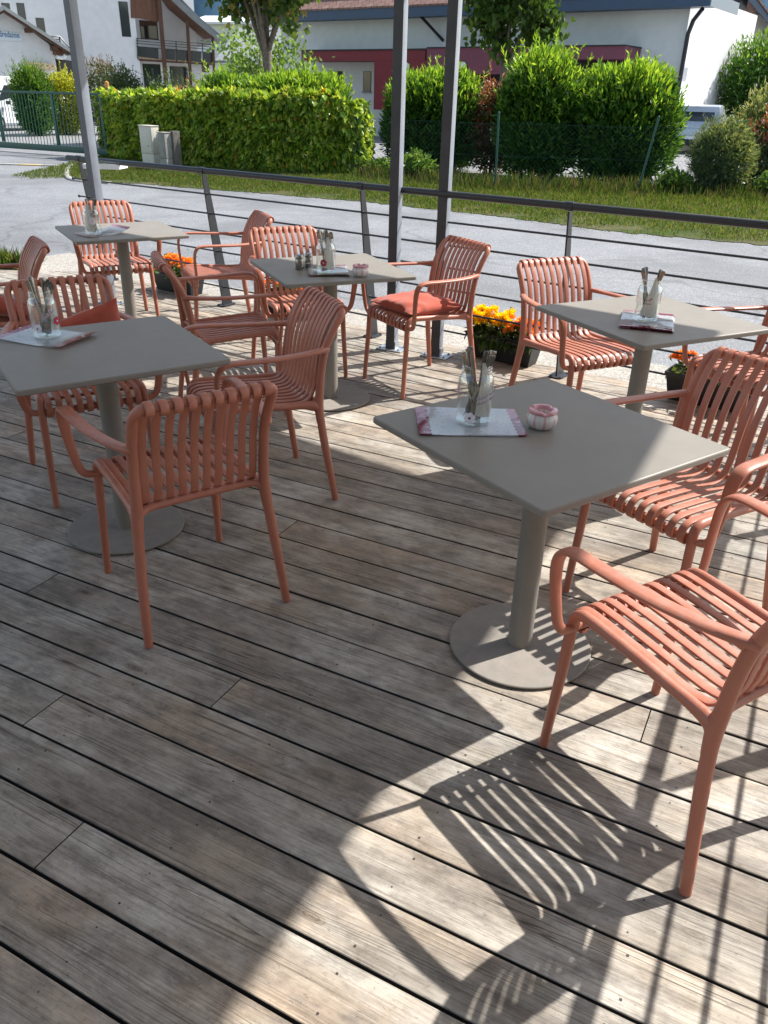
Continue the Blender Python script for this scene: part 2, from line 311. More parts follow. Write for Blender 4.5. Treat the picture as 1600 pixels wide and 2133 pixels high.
def text_mesh(s,size,shear=0.,ext=.0005,align='CENTER',bold=0.):
    cu=bpy.data.curves.new('lettering','FONT'); cu.body=s; cu.size=size; cu.shear=shear; cu.extrude=ext; cu.align_x=align; cu.offset=bold; cu.resolution_u=3
    o=bpy.data.objects.new('lettering',cu); COL.objects.link(o)
    bpy.context.view_layer.update()
    me=bpy.data.meshes.new_from_object(o.evaluated_get(bpy.context.evaluated_depsgraph_get()))
    bpy.data.objects.remove(o); return me
# ---------------------------------------------------------------- foliage
def leaves_mesh(P,D,L,W,cols,curl=.25,droop=None):
    """one folded diamond per leaf: P positions, D axis directions (n,3)"""
    n=len(P); D=D/np.linalg.norm(D,axis=1,keepdims=True)
    rnd=RNG.normal(size=(n,3)); S=np.cross(D,rnd); S/=np.linalg.norm(S,axis=1,keepdims=True)+1e-9; N=np.cross(S,D)
    L=(L*RNG.uniform(.65,1.25,n))[:,None]; W=(W*RNG.uniform(.7,1.2,n))[:,None]
    v=np.empty((n,4,3)); v[:,0]=P; v[:,1]=P+D*L*.45+S*W*.5+N*W*curl; v[:,2]=P+D*L+N*L*-.08; v[:,3]=P+D*L*.45-S*W*.5+N*W*curl
    me=bpy.data.meshes.new('foliage'); me.vertices.add(4*n); me.vertices.foreach_set('co',v.ravel())
    idx=np.arange(n)[:,None]*4+np.array([[0,1,2,0,2,3]]); me.loops.add(6*n); me.loops.foreach_set('vertex_index',idx.ravel().astype(np.int32))
    me.polygons.add(2*n); me.polygons.foreach_set('loop_start',np.arange(2*n,dtype=np.int32)*3); me.polygons.foreach_set('loop_total',np.full(2*n,3,np.int32))
    me.update(); at_=me.color_attributes.new('tint','FLOAT_COLOR','POINT')
    c=np.ones((n,4,4)); c[:,:,:3]=cols[:,None,:]; at_.data.foreach_set('color',c.ravel().astype(np.float32)); return me
def palette(n,cs,jit=.18):
    cs=np.array(cs); k=RNG.integers(0,len(cs),n); return np.clip(cs[k]*RNG.uniform(1-jit,1+jit,(n,1))*RNG.uniform(.93,1.07,(n,3)),0,1)
def crown_points(n,c,rad,ex=2.0,lump=.12,shell=.55,flat_bottom=None):
    d=RNG.normal(size=(n,3)); d/=np.linalg.norm(d,axis=1,keepdims=True)
    q=(np.abs(d)**ex).sum(1)**(-1/ex)
    ph=RNG.uniform(0,6.28,9); fr=RNG.uniform(2,6,(9,3))*RNG.choice([-1,1],(9,3))
    lum=sum(np.sin(d@fr[i]+ph[i]) for i in range(9))/9*2.2
    rr=q*(1+lump*lum)*(shell+(1-shell)*RNG.uniform(0,1,n)**.45)
    P=d*rr[:,None]*np.array(rad); nrm=d/np.array(rad); nrm/=np.linalg.norm(nrm,axis=1,keepdims=True)
    return P+np.array(c),nrm
def bush(name,label,cat,x,y,z0,rx,ry,h,n,L,W,cols,ex=3.0,lump=.1,shell=.6,up=.6,rnd=.7,group=None,rz=0,mat='leaf',tops=None,stems=5,shoots=70):
    root=empty(name,(x,y,z0),rz,label,cat,group)
    P,N=crown_points(n,(0,0,h*.5),(rx,ry,h*.5),ex,lump,shell)
    P[:,2]=np.maximum(P[:,2],.03)
    D=N*.8+np.array([0,0,up])+RNG.normal(size=(n,3))*rnd
    C=palette(n,cols)
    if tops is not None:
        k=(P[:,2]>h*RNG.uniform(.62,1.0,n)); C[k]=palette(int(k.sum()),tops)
    m=int(n*.45); Pi,Ni=crown_points(m,(0,0,h*.5),(rx*.80,ry*.80,h*.5*.84),ex,lump,.30); Pi[:,2]=np.maximum(Pi[:,2],.03)
    P=np.concatenate([P,Pi]); D=np.concatenate([D,Ni+RNG.normal(size=(m,3))*.6]); C=np.concatenate([C,palette(m,cols)])
    LL=np.concatenate([np.full(n,L),np.full(m,L*1.5)]); WW=np.concatenate([np.full(n,W),np.full(m,max(W*2.2,L*.8))])
    if shoots:
        sp,sn=crown_points(shoots,(0,0,h*.5),(rx,ry,h*.5),ex,lump,.93); k=sp[:,2]>h*.45; sp,sn=sp[k],sn[k]
        for q,nv in zip(sp,sn):
            ax=nv*.45+np.array([RNG.normal(0,.18),RNG.normal(0,.18),1.0]); ax/=np.linalg.norm(ax); ln=RNG.uniform(.12,.42)*min(1,h/2.2); nn=int(5+ln*22)
            tt=np.linspace(0,1,nn)[:,None]; P=np.concatenate([P,q+ax*ln*tt]); D=np.concatenate([D,ax*1.0+RNG.normal(size=(nn,3))*.55]); C=np.concatenate([C,palette(nn,tops if tops is not None else cols)])
            LL=np.concatenate([LL,np.full(nn,L*.85)]); WW=np.concatenate([WW,np.full(nn,W*.9)])
    obj('foliage',leaves_mesh(P,D,LL,WW,C),MT[mat],root)
    bm=BM()
    for i in range(stems):
        a=random.uniform(0,6.28); r=random.uniform(.1,.55); 
        tube(bm,[(rx*.12*math.cos(a),ry*.12*math.sin(a),-.02),(rx*r*.6*math.cos(a),ry*r*.6*math.sin(a),h*.4),(rx*r*math.cos(a),ry*r*math.sin(a),h*.8)],.018,3,6)
    obj('stem',bm,MT['stem'],root)
    return root
def tree(name,label,x,y,z0,th,tr,cc,crad,n,L,W,cols,ex=2.2,lump=.2,shell=.4,nl=7,tops=None,lean=(0,0)):
    root=empty(name,(x,y,z0),0,label,'tree')
    bm=BM(); top=Vector((lean[0],lean[1],th))
    sweep(bm,[(0,0,-.05),(lean[0]*.3,lean[1]*.3,th*.35),(lean[0]*.7,lean[1]*.7,th*.7),top],[tr*1.35,tr,tr*.9,tr*.95],[tr*1.35,tr,tr*.9,tr*.95],seg=12)
    for i in range(nl):
        a=6.283*i/nl+random.uniform(-.3,.3); e=random.uniform(.35,.8)
        tip=Vector((cc[0]+crad[0]*e*math.cos(a),cc[1]+crad[1]*e*math.sin(a),cc[2]+crad[2]*random.uniform(-.35,.5)))
        s=top-Vector((0,0,random.uniform(0,th*.12))); mid=s.lerp(tip,.45)+Vector((0,0,.12*th*random.uniform(0,.6)))
        sweep(bm,[s-Vector((0,0,.08)),mid,tip],[tr*.55,tr*.34,tr*.1],[tr*.55,tr*.34,tr*.1],seg=8)
    sweep(bm,[top-Vector((0,0,.1)),(cc[0],cc[1],cc[2]),(cc[0],cc[1],cc[2]+crad[2]*.6)],[tr*.8,tr*.4,tr*.1],[tr*.8,tr*.4,tr*.1],seg=8)
    obj('trunk',bm,MT['bark'],root)
    # clumps through the crown volume
    nc=60; Cc,Nc=crown_points(nc,cc,crad,ex,lump,.25)
    k=RNG.integers(0,nc,n); P=Cc[k]+RNG.normal(size=(n,3))*np.array(crad)*.15
    D=(P-np.array(cc))/np.array(crad)*.5+np.array([0,0,-.55])+RNG.normal(size=(n,3))*.6
    C=palette(n,cols,.22)
    if tops is not None:
        kk=RNG.uniform(0,1,n)<.10; C[kk]=palette(int(kk.sum()),tops)
    obj('crown',leaves_mesh(P,D,L,W,C,.18),MT['leafm'],root)
    return root
# ---------------------------------------------------------------- light
SUNAZ,SUNEL=R(27),R(48)
sd=Vector((math.cos(SUNEL)*math.cos(SUNAZ),math.cos(SUNEL)*math.sin(SUNAZ),math.sin(SUNEL)))
sl=bpy.data.lights.new('sun','SUN'); sl.energy=4.7; sl.angle=R(.53); sl.color=(1,.965,.915)
so=bpy.data.objects.new('sun',sl); COL.objects.link(so); so.rotation_euler=sd.to_track_quat('Z','Y').to_euler(); so.location=(20,10,30)
w=bpy.data.worlds.new('World'); scene.world=w; w.use_nodes=True; nt=w.node_tree
for n in list(nt.nodes): nt.nodes.remove(n)
g=G(nt); sky=g.n('ShaderNodeTexSky'); sky.sky_type='NISHITA'; sky.sun_disc=False; sky.sun_elevation=SUNEL; sky.sun_rotation=R(90)-SUNAZ; sky.altitude=500; sky.air_density=1.0; sky.dust_density=1.5
bg=g.n('ShaderNodeBackground',{'Color':g.mix(1.0,sky.outputs[0],(1.12,1.0,.84),'MULTIPLY'),'Strength':.15}); g.n('ShaderNodeOutputWorld',{0:bg.outputs[0]})
vs=scene.view_settings; vs.view_transform='Standard'; vs.look='None'; vs.exposure=.86; vs.gamma=1; vs.use_curve_mapping=False
DV=Vector((-sd.x,-sd.y))/sd.z               # shadow shift per metre of height
# ---------------------------------------------------------------- deck
TH=R(-26.9); BD=Vector((math.cos(TH),math.sin(TH))); BN=Vector((-BD.y,BD.x))      # along a board / across
RD=Vector((.823,-.568)).normalized(); RN=Vector((-RD.y,RD.x)); RB=Vector((-.117,5.772))   # railing line, outward normal
EDGE=.17; cE=RN.dot(RB)+EDGE
def clip_t(n):                              # board end parameters for an edge at offset n
    hi=(cE-n*RN.dot(BN))/RN.dot(BD); lo=(n*BN.y-7.82)/-BD.y
    return max(-8.5,lo),min(hi,6.2)
PITCHB,WB=.1543,.1466
joints_px=[(90,1214),(90,1479),(472,1442),(121,1762),(602,1098),(1345,1512)]
JT={}
for p in joints_px:
    q=gp(*p).xy; k=round((q.dot(BN)-.96085)/PITCHB); JT.setdefault(k,[]).append(q.dot(BD))
V=[];Fc=[];AT=[];MI=[]
k0=math.floor((-4-.96085)/PITCHB)
for k in range(k0,80):
    n=.96085+k*PITCHB+random.uniform(-.0012,.0012)
    lo,hi=clip_t(n)
    if hi-lo<.1: continue
    js=list(JT.get(k,[]))
    if not js:
        t=random.uniform(-8.5,-5.2)
        while t<6:
            q=BD*t+BN*n
            vis=abs(q.x)<.52*(q.y+1.0)+.2 and 0.8<q.y<3.2
            if not vis: js.append(t)
            t+=random.uniform(2.6,4.2)
    cuts=[lo]+sorted(j for j in js if lo+.3<j<hi-.3)+[hi]
    for a,b in zip(cuts,cuts[1:]):
        dz=random.uniform(-.0012,.0008); tl=random.uniform(-.006,.006); bid=random.uniform(0,90)
        prof=[(-WB/2,-.03),(-WB/2,-.0018),(-WB/2+.0018,0),(0,.0),(WB/2-.0018,0),(WB/2,-.0018),(WB/2,-.03)]
        ends=[]
        for e,(tt,sg) in enumerate(((a,1),(b,-1))):
            for (c,z) in prof:
                t=tt+sg*.0018
                l2,h2=clip_t(n+c)
                if tt==lo: t=l2
                if tt==hi: t=h2
                q=BD*t+BN*(n+c); V.append((q.x,q.y,z+dz+tl*c)); AT.append((t,c,bid))
        i0=len(V)-2*len(prof); m=len(prof)
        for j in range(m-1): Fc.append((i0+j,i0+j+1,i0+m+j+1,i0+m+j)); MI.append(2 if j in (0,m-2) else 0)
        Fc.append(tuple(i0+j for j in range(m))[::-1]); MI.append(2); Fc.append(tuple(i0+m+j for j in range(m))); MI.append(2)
        # screws on the joists
        tj=math.ceil(a/.5)*.5
        while tj<b:
            q0=BD*tj+BN*n
            if abs(q0.x)<.6*(q0.y+1.2) and -.3<q0.y<4.5:
                for c in (-.045,.045):
                    q=BD*(tj+random.uniform(-.012,.012))+BN*(n+c+random.uniform(-.006,.006)); r=random.uniform(.0022,.0036); i1=len(V)
                    for s in range(6): V.append((q.x+r*math.cos(s*1.047),q.y+r*math.sin(s*1.047),.0009+dz)); AT.append((0,0,0))
                    Fc.append(tuple(range(i1,i1+6))); MI.append(1)
            tj+=.5
me=bpy.data.meshes.new('deck'); me.from_pydata(V,[],Fc); me.update()
a_=me.attributes.new('along','FLOAT_VECTOR','POINT'); a_.data.foreach_set('vector',np.array(AT,np.float32).ravel())
me.polygons.foreach_set('material_index',np.array(MI,np.int32))
bmx=BM(); bmx.from_mesh(me); bmesh.ops.recalc_face_normals(bmx,faces=bmx.faces); 
for f in bmx.faces:
    if f.material_index==1 and f.normal.z<0: f.normal_flip()
bmx.to_mesh(me); bmx.free()
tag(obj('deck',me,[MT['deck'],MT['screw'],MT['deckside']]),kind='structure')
def edge_pt(t,off): q=RB+RD*t+RN*off; return (q.x,q.y)
sheet('deck_gap_shade_sheet',[(-9,-5),(6.5,-5),(6.5,1.2),edge_pt(3.6,EDGE-.04),edge_pt(-3.5,EDGE-.04),(-3.1,7.78),(-9,7.78)],-.075,MT['dark'])  # dark sheet paints the shade seen down between the boards
# ---------------------------------------------------------------- ground, road, verge
GZ=-.12
sheet('ground',[(-900,-300),(900,-300),(900,1600),(-900,1600)],GZ-.02,MT['verge'])
sheet('road',[(-70,-40),(70,-40),(70,21),(20,30),(-3,30),(-9,60),(-70,60)],GZ,MT['asphalt'])
sheet('parking',[(-30,70),(-30,31),(-9.5,27.2),(-7.9,24.6),(-4.5,22.6),(9,20.4),(30,18.5),(40,70)],GZ+.008,MT['asphalt2'])
sheet('gravel_strip',[edge_pt(-5,EDGE-.05),edge_pt(4.5,EDGE-.05),edge_pt(4.5,EDGE+.75),edge_pt(1,EDGE+.9),edge_pt(-2,EDGE+.7),edge_pt(-5,EDGE+.8)],GZ+.012,MT['gravel'])
road_px=[(150,374),(200,379),(300,384),(400,392),(520,401),(640,411),(760,421),(950,441),(1100,459),(1250,480),(1400,494),(1600,512),(2000,548)]
road_edge=[gp(*p,GZ) for p in road_px]
back=[(-8.3,24.4),(-5.6,22.3),(-2.4,20.9),(0,20.6),(4,20.2),(9,19.6),(16,18.5)]
vp=[(p.x,p.y) for p in road_edge]
# ragged verge edge
rag=[]
for a,b in zip(vp,vp[1:]):
    for j in range(14):
        t=j/14; rag.append((a[0]+(b[0]-a[0])*t+random.uniform(-.05,.05),a[1]+(b[1]-a[1])*t+random.uniform(-.07,.07)))
rag.append(vp[-1])
sheet('verge',rag+back[::-1]+[(gp(150,345,GZ).x,gp(150,345,GZ).y)],GZ+.008,MT['verge'])
ex=np.array([p[0] for p in vp]); ey=np.array([p[1] for p in vp]); bx=np.array([p[0] for p in back]); by=np.array([p[1] for p in back])
front_x=[-7.9,-5.7,-2.4,-.6,2.1,5.,9.,16.]; front_y=[23.9,21.3,19.75,19.6,17.9,17.6,17.2,16.4]
def grass_pts(n,lo,hi,x0=-8,x1=9):
    x=RNG.uniform(x0,x1,n); y0=np.interp(x,ex,ey); y1=np.interp(x,front_x,front_y); t=RNG.uniform(lo,hi,n)
    return x,y0+(y1-y0)*t,t
GL=[(.06,.12,.014),(.085,.155,.02),(.045,.09,.012),(.12,.15,.035),(.15,.145,.055)]
x,y,t=grass_pts(90000,-.045,1.08); nz=np.sin(x*2.1+y*1.3)+np.sin(x*5.3-y*4.1)+np.sin(x*.9+y*6.7)
keep=(nz+t*14.0>RNG.uniform(-1.2,2.4,len(x))); x,y,t=x[keep],y[keep],t[keep]; n=len(x)
hgt=.035+.05*t+RNG.uniform(0,.025,n)
D=RNG.normal(size=(n,3))*.38+np.array([0,0,1.])
P=np.stack([x,y,np.full(n,GZ+.012)],1)
go=obj('grass',leaves_mesh(P,D,hgt,.016*np.ones(n),palette(n,GL)),MT['grass']); tag(go,'short green grass covering the verge across the road','grass',kind='stuff')
x,y,t=grass_pts(11000,.84,1.18,-.8,9.5); n=len(x); hg=RNG.uniform(.1,.36,n)*np.clip((t-.72)*4,.4,1)
D=RNG.normal(size=(n,3))*.26+np.array([0,0,1.])
tg=obj('tall_grass',leaves_mesh(np.stack([x,y,np.full(n,GZ)],1),D,hg,.018*np.ones(n),palette(n,[(.05,.10,.014),(.07,.12,.018),(.04,.08,.012),(.10,.11,.04),(.11,.09,.05)])),MT['grass']); tag(tg,'tall seeding grass growing along the wire fence','tall grass',kind='stuff')
sheet('weed_fabric',[(-.9,18.3),(2,19.0),(6,18.3),(10,18.0),(10,20.2),(4,20.8),(0,21.3),(-1.2,20.6)],GZ+.03,MT['geotex'])
# kerb round the verge corner and the painted kerb by the gate
bm=BM()
kp=[gp(p[0],p[1],GZ).xy for p in ((152,344),(143,352),(139,360),(140,368),(150,375),(175,379),(230,383))]
sweep(bm,[(q.x,q.y,GZ+.0) for q in kp],.045,.06,up=(0,0,1),sub=3,seg=8,sq=.5)
tag(obj('kerb',bm,MT['kerb']),kind='structure')
bm=BM(); bm2=BM()
A=gp(-60,341,GZ).xy; B=gp(138,347,GZ).xy; u=(B-A).normalized(); L=(B-A).length; nn=int(L/.55)
for i in range(nn):
    c=A+u*(i+.5)*L/nn
    box(bm2 if i%2 else bm,(c.x,c.y,GZ+.012),(L/nn-.004,.16,.03),math.atan2(u.y,u.x),.004)
tag(obj('painted_kerb',bm,MT['yellow']),kind='structure'); tag(obj('kerb_stones',bm2,MT['kerb']),kind='structure')
# mountain, the blue of distant haze mixed into its forest colour
bm=BM(); prev=None
for i in range(60):
    xx=-1500+i*50; hh=250+90*math.sin(i*.31)+50*math.sin(i*.83+1)+25*math.sin(i*2.1)-.00006*(xx+400)**2
    a=bm.verts.new((xx,1450,-5)); b=bm.verts.new((xx,1560,hh*.6)); c=bm.verts.new((xx,1700,hh))
    if prev: bm.faces.new((prev[0],a,b,prev[1])); bm.faces.new((prev[1],b,c,prev[2]))
    prev=(a,b,c)
tag(obj('hill',bm,MT['hill']),kind='structure')
# ---------------------------------------------------------------- furniture
def ribbon(bm,P,hw,ht): 
    sweep(bm,[(p[0],p[1],p[2]) for p in P],hw,ht,up=(1,0,0),sub=3,seg=8,sq=.24)
SEATP=[(.214,.392),(.236,.391),(.2485,.404),(.250,.424),(.240,.443),(.218,.4535),(.17,.454),(.08,.449),(0,.443),(-.08,.437),(-.125,.436),(-.158,.443),(-.183,.466)]
BACKP=[(-.183,.466),(-.196,.51),(-.203,.57),(-.213,.64),(-.232,.705),(-.258,.757),(-.281,.790),(-.297,.8125),(-.316,.8215),(-.333,.812),(-.334,.795),(-.321,.785)]
XS=[-.1755+.039*i for i in range(10)]
def make_chair(label,group):
    t=empty('armchair',(0,0,0),0,label,'chair',group); m=MT['chair']
    bm=BM()
    for x in XS: ribbon(bm,[(x,y,z) for y,z in SEATP],.0120,.0042)
    tube(bm,[(-.203,.228,.408),(.203,.228,.408)],.0135,1,12)
    box(bm,(0,.178,.4435),(.392,.014,.009));
    obj('seat',bm,m,t)
    bm=BM()
    for x in XS:
        cv=.012*(1-(x/.19)**2)
        ribbon(bm,[(x,y-cv*min(1,max(0,(z-.5)/.2)),z) for y,z in BACKP],.0120,.0042)
    obj('backrest',bm,m,t)
    bm=BM()
    P=[(-.2172,-.2045,.355),(-.2125,-.2005,.41),(-.209,-.203,.46),(-.208,-.212,.56),(-.209,-.232,.66),(-.211,-.268,.74),(-.209,-.294,.779),(-.198,-.309,.797),(-.175,-.315,.8035),(-.09,-.322,.805)]
    P=P+[(0,-.3255,.805)]+[(-x,y,z) for x,y,z in P[::-1]]
    rr=[.0165,.0192,.0178,.0165,.016,.0155,.0155,.0152,.0145,.0138]; rr=rr+[.0138]+rr[::-1]
    sweep(bm,P,rr,rr,up=(0,1,.2),sub=4,seg=12); obj('back_frame',bm,m,t)
    bm=BM()
    for s in (-1,1):
        sweep(bm,[(s*.205,.231,.405),(s*.2035,.228,.43),(s*.203,.213,.449),(s*.203,.18,.4545),(s*.203,.05,.448),(s*.204,-.08,.438),(s*.206,-.14,.434),(s*.210,-.185,.428),(s*.2125,-.2,.405)],
              [.0155,.0155,.0152,.015,.0145,.0145,.0155,.018,.016],[.0155,.0155,.0152,.015,.0145,.0145,.0165,.021,.016],up=(1,0,0),sub=4,seg=12)
    sweep(bm,[(-.212,-.200,.428),(-.19,-.193,.440),(-.14,-.184,.4455),(.14,-.184,.4455),(.19,-.193,.440),(.212,-.200,.428)],[.018,.0135,.012,.012,.0135,.018],[.018,.0135,.012,.012,.0135,.018],up=(0,0,1),sub=3,seg=10)
    obj('seat_frame',bm,m,t)
    for s in (-1,1):
        bm=BM()
        sweep(bm,[(s*.209,-.240,.662),(s*.224,-.215,.662),(s*.248,-.14,.661),(s*.272,-.02,.662),(s*.284,.10,.666),(s*.287,.175,.667),(s*.287,.213,.655),(s*.286,.232,.62),(s*.281,.235,.56),(s*.272,.231,.49),(s*.262,.227,.44),(s*.246,.225,.416),(s*.222,.226,.408),(s*.206,.228,.408)],
              [.013,.016,.0195,.021,.022,.022,.0215,.0195,.017,.0155,.0145,.013,.012,.012],[.0125,.0115,.0095,.0085,.0085,.0085,.0085,.0085,.0085,.0085,.0085,.009,.011,.012],up=(1,0,0),sub=4,seg=12,sq=.72)
        obj('armrest',bm,m,t)
        bm=BM(); sweep(bm,[(s*.218,.255,.001),(s*.2135,.246,.14),(s*.209,.237,.28),(s*.2055,.231,.41)],[.0128,.0138,.0148,.0158],[.0128,.0138,.0148,.0158],up=(1,0,0),sub=3,seg=12); obj('leg',bm,m,t)
        bm=BM(); sweep(bm,[(s*.245,-.256,.001),(s*.236,-.237,.13),(s*.2245,-.2145,.28),(s*.2125,-.2005,.41)],[.0138,.0152,.0170,.0165],[.0138,.0152,.0170,.0165],up=(1,0,0),sub=3,seg=12); obj('leg',bm,m,t)
    return t
CH=[  # x, y, heading, label
 (-.679,2.379,124.7,'terracotta armchair in the shade with its slatted back to the viewer, at the left table'),
 (-.552,3.207,206.4,'terracotta armchair pulled out at the right side of the left table, facing it'),
 (-1.315,3.296,-60.6,'terracotta armchair behind the left table with a red cushion leaning in its corner'),
 (-2.19,4.34,211,'terracotta armchair cut by the left edge of the photo, red cushion on its seat'),
 (-2.03,6.03,-61,'empty terracotta armchair behind the farthest table, under the slim grey post'),
 (-1.18,5.72,204,'empty terracotta armchair at the right end of the farthest table, armrest on the left'),
 (-.864,4.228,21,'empty terracotta armchair on the left of the table with the shakers, back to the left'),
 (-.56,4.95,-67,'empty terracotta armchair behind the table with the shakers, facing the viewer'),
 (.19,4.74,212.5,'terracotta armchair with a flat coral cushion on its seat, by the twin dark posts'),
 (.985,4.07,-65,'empty terracotta armchair beside the yellow flowers, behind the right hand table'),
 (1.80,3.755,205,'terracotta armchair half out of the photo beyond the right hand table'),
 (.994,2.378,215,'empty terracotta armchair at the far right side of the nearest table, facing it'),
 (.771,1.537,121.4,'terracotta armchair closest to the viewer, cut off at the right edge in full sun')]
GRP='terracotta slatted armchairs on the terrace'
c0=make_chair(CH[0][3],GRP)
for i,(x,y,h,lb) in enumerate(CH):
    o=c0 if i==0 else copy_tree(c0)
    o.location=(x,y,0); o.rotation_euler=(0,0,R(h-90)); o['label']=lb
TB=[(.4482,2.0886,-54.9,'nearest square taupe table, with the pink ashtray and a jar on a menu'),
    (-1.032,2.801,-56.7,'square taupe table at the left, wholly in the shade, with a spoon jar'),
    (-.323,4.399,-66.0,'square taupe table in the middle distance carrying the shakers and an ashtray'),
    (-1.78,5.486,-59.2,'farthest square taupe table, beside the slim grey post at the left'),
    (1.133,3.471,-63.3,'square taupe table at the right edge, with a napkin jar on a folded menu')]
def make_table():
    t=empty('cafe_table',(0,0,0),0,'x','table','square café tables on the terrace')
    bm=BM(); s=.353; r=.014; pts=[]
    for sx,sy,a0 in ((1,1,0),(-1,1,90),(-1,-1,180),(1,-1,270)):
        for k in range(5): a=R(a0+k*22.5); pts.append((sx*(s-r)+r*math.cos(a),sy*(s-r)+r*math.sin(a)))
    e=.004; rings=[]
    for off,z in ((e,.72),(0,.724),(0,.7355),(.0012,.7385),(e,.74)):
        rings.append([bm.verts.new((p[0]*(1-off/s),p[1]*(1-off/s),z)) for p in pts])
    for a,b in zip(rings,rings[1:]):
        for k in range(len(pts)): bm.faces.new((a[k],a[(k+1)%len(pts)],b[(k+1)%len(pts)],b[k]))
    bm.faces.new(rings[0][::-1]); bm.faces.new(rings[-1]); obj('tabletop',bm,MT['top'],t,angle=12)
    bm=BM(); lathe(bm,[(0,.012),(.0385,.012),(.0385,.716),(0,.716)],40); box(bm,(0,0,.7165),(.3,.05,.006)); box(bm,(0,0,.7163),(.05,.3,.006)); obj('pedestal',bm,MT['tmetal'],t)
    bm=BM(); lathe(bm,[(0,.005),(.2235,.005),(.2255,.0065),(.2255,.0105),(.223,.0125),(0,.0125)],72); obj('base_plate',bm,MT['tmetal'],t,angle=25)
    bm=BM(); lathe(bm,[(0,.0),(.217,.0),(.217,.005),(0,.005)],48); obj('foot_pad',bm,MT['rubber'],t)
    return t
t0=make_table()
for i,(x,y,h,lb) in enumerate(TB):
    o=t0 if i==0 else copy_tree(t0); o.location=(x,y,0); o.rotation_euler=(0,0,R(h)); o['label']=lb
# cushions
def cushion(name,label,loc,rot,w=.40,d=.40,h=.085):
    bm=BM(); N=28; V={}
    ph=[random.uniform(0,6) for _ in range(6)]
    for sd_ in (1,-1):
        for i in range(N+1):
            for j in range(N+1):
                u=i/N*2-1; v=j/N*2-1
                if sd_==-1 and (i in(0,N) or j in(0,N)): V[(sd_,i,j)]=V[(1,i,j)]; continue
                prof=max(0,(1-u**2))**.42*max(0,(1-v**2))**.42
                px=u*(1-.075*(1-v*v)); py=v*(1-.075*(1-u*u))
                wr=.004*(math.sin(9*u+3*v+ph[0])+math.sin(7*v-4*u+ph[1])+.7*math.sin(17*u*v+ph[2])+.8*math.sin(23*u+ph[3])*abs(v)**3+.8*math.sin(21*v+ph[4])*abs(u)**3)*prof**.4
                V[(sd_,i,j)]=bm.verts.new((px*w/2,py*d/2,sd_*(prof*h/2+wr*(1 if sd_>0 else .3))))
    for sd_ in (1,-1):
        for i in range(N):
            for j in range(N):
                q=[V[(sd_,i,j)],V[(sd_,i+1,j)],V[(sd_,i+1,j+1)],V[(sd_,i,j+1)]]
                if len(set(q))==4:
                    try: bm.faces.new(q if sd_>0 else q[::-1])
                    except ValueError: pass
    o=obj(name,bm,MT['cushion'],angle=75); tag(o,label,'cushion','terracotta red seat cushions'); o.location=loc; o.rotation_euler=rot
    return o
def on_chair(i,lx,ly,lz):
    x,y,h,_=CH[i]; a=R(h-90); return (x+lx*math.cos(a)-ly*math.sin(a),y+lx*math.sin(a)+ly*math.cos(a),lz)
cushion('cushion','coral cushion lying flat on the sunlit chair by the twin posts',on_chair(8,.0,.03,.487),(0,0,R(CH[8][2]-90+4)),.40,.40,.10)
cushion('cushion','brick red cushion leaning askew behind the jar on the left table',on_chair(2,-.04,-.06,.60),(R(66),R(16),R(CH[2][2]-90)),.38,.30,.09)
cushion('cushion','brick red cushion on the chair cut by the left edge',on_chair(3,.0,-.02,.52),(R(22),R(6),R(CH[3][2]-90)),.40,.40,.11)
# ---------------------------------------------------------------- table ware
def wrap(me,r,phi,z0,tilt=0.):
    for v in me.vertices:
        x,y,z=v.co; x,y=x*math.cos(tilt)-y*math.sin(tilt),x*math.sin(tilt)+y*math.cos(tilt)
        a=phi+x/r; rr=r+z; v.co=(rr*math.cos(a),rr*math.sin(a),z0+y)
def disc_mesh(bm,cx,cy,r,z0,z1,seg=14,mat=0):
    prism(bm,[(cx+r*math.cos(6.2832*k/seg),cy+r*math.sin(6.2832*k/seg),z0) for k in range(seg)],(0,0,z1-z0),mat)
def flower_sticker(parent,phi,z0,r,col,cen,name='flower_sticker',R0=.0502):
    bm=BM()
    for k in range(6): a=k*1.0472+.3; disc_mesh(bm,.0095*r*math.cos(a),.0095*r*math.sin(a),.0068*r,0,.0005+k*.00002)
    disc_mesh(bm,0,0,.0075*r,0,.0008); disc_mesh(bm,0,0,.0034*r,.0006,.0011,12,1)
    o=obj(name,bm,[col,cen],parent,smooth=False); wrap(o.data,R0,phi,z0); return o
def outline_text(parent,s,phi,z0,size,tilt,name='lettering',R0=.0502):
    me=text_mesh(s,size,.35,.0002,'CENTER',.0016); wrap(me,R0,phi,z0,tilt); obj(name+'_backing',me,MT['stick_w'],parent)
    me=text_mesh(s,size,.35,.0002,'CENTER',.0); wrap(me,R0+.0006,phi,z0,tilt); obj(name,me,MT['stick_d'],parent)
JP=[(0,0),(.030,.0),(.043,.001),(.049,.006),(.050,.015),(.050,.120),(.0488,.130),(.0445,.139),(.0405,.1435),(.0395,.147),(.0418,.149),(.0418,.1515),(.0400,.153),(.0400,.1575),(.0418,.159),(.0418,.1615),(.0402,.163),(.0400,.168),(.0392,.170),(.0378,.1695),(.0372,.166),(.0372,.147),(.0400,.140),(.0465,.128),(.0475,.118),(.0475,.016),(.044,.0095),(.030,.0075),(0,.007)]
def jar(label,x,y,z,face):
    t=empty('glass_jar',(x,y,z),0,label,'jar','glass jars of cutlery on the tables')
    bm=BM(); lathe(bm,JP,44); obj('glass',bm,MT['glass'],t); return t
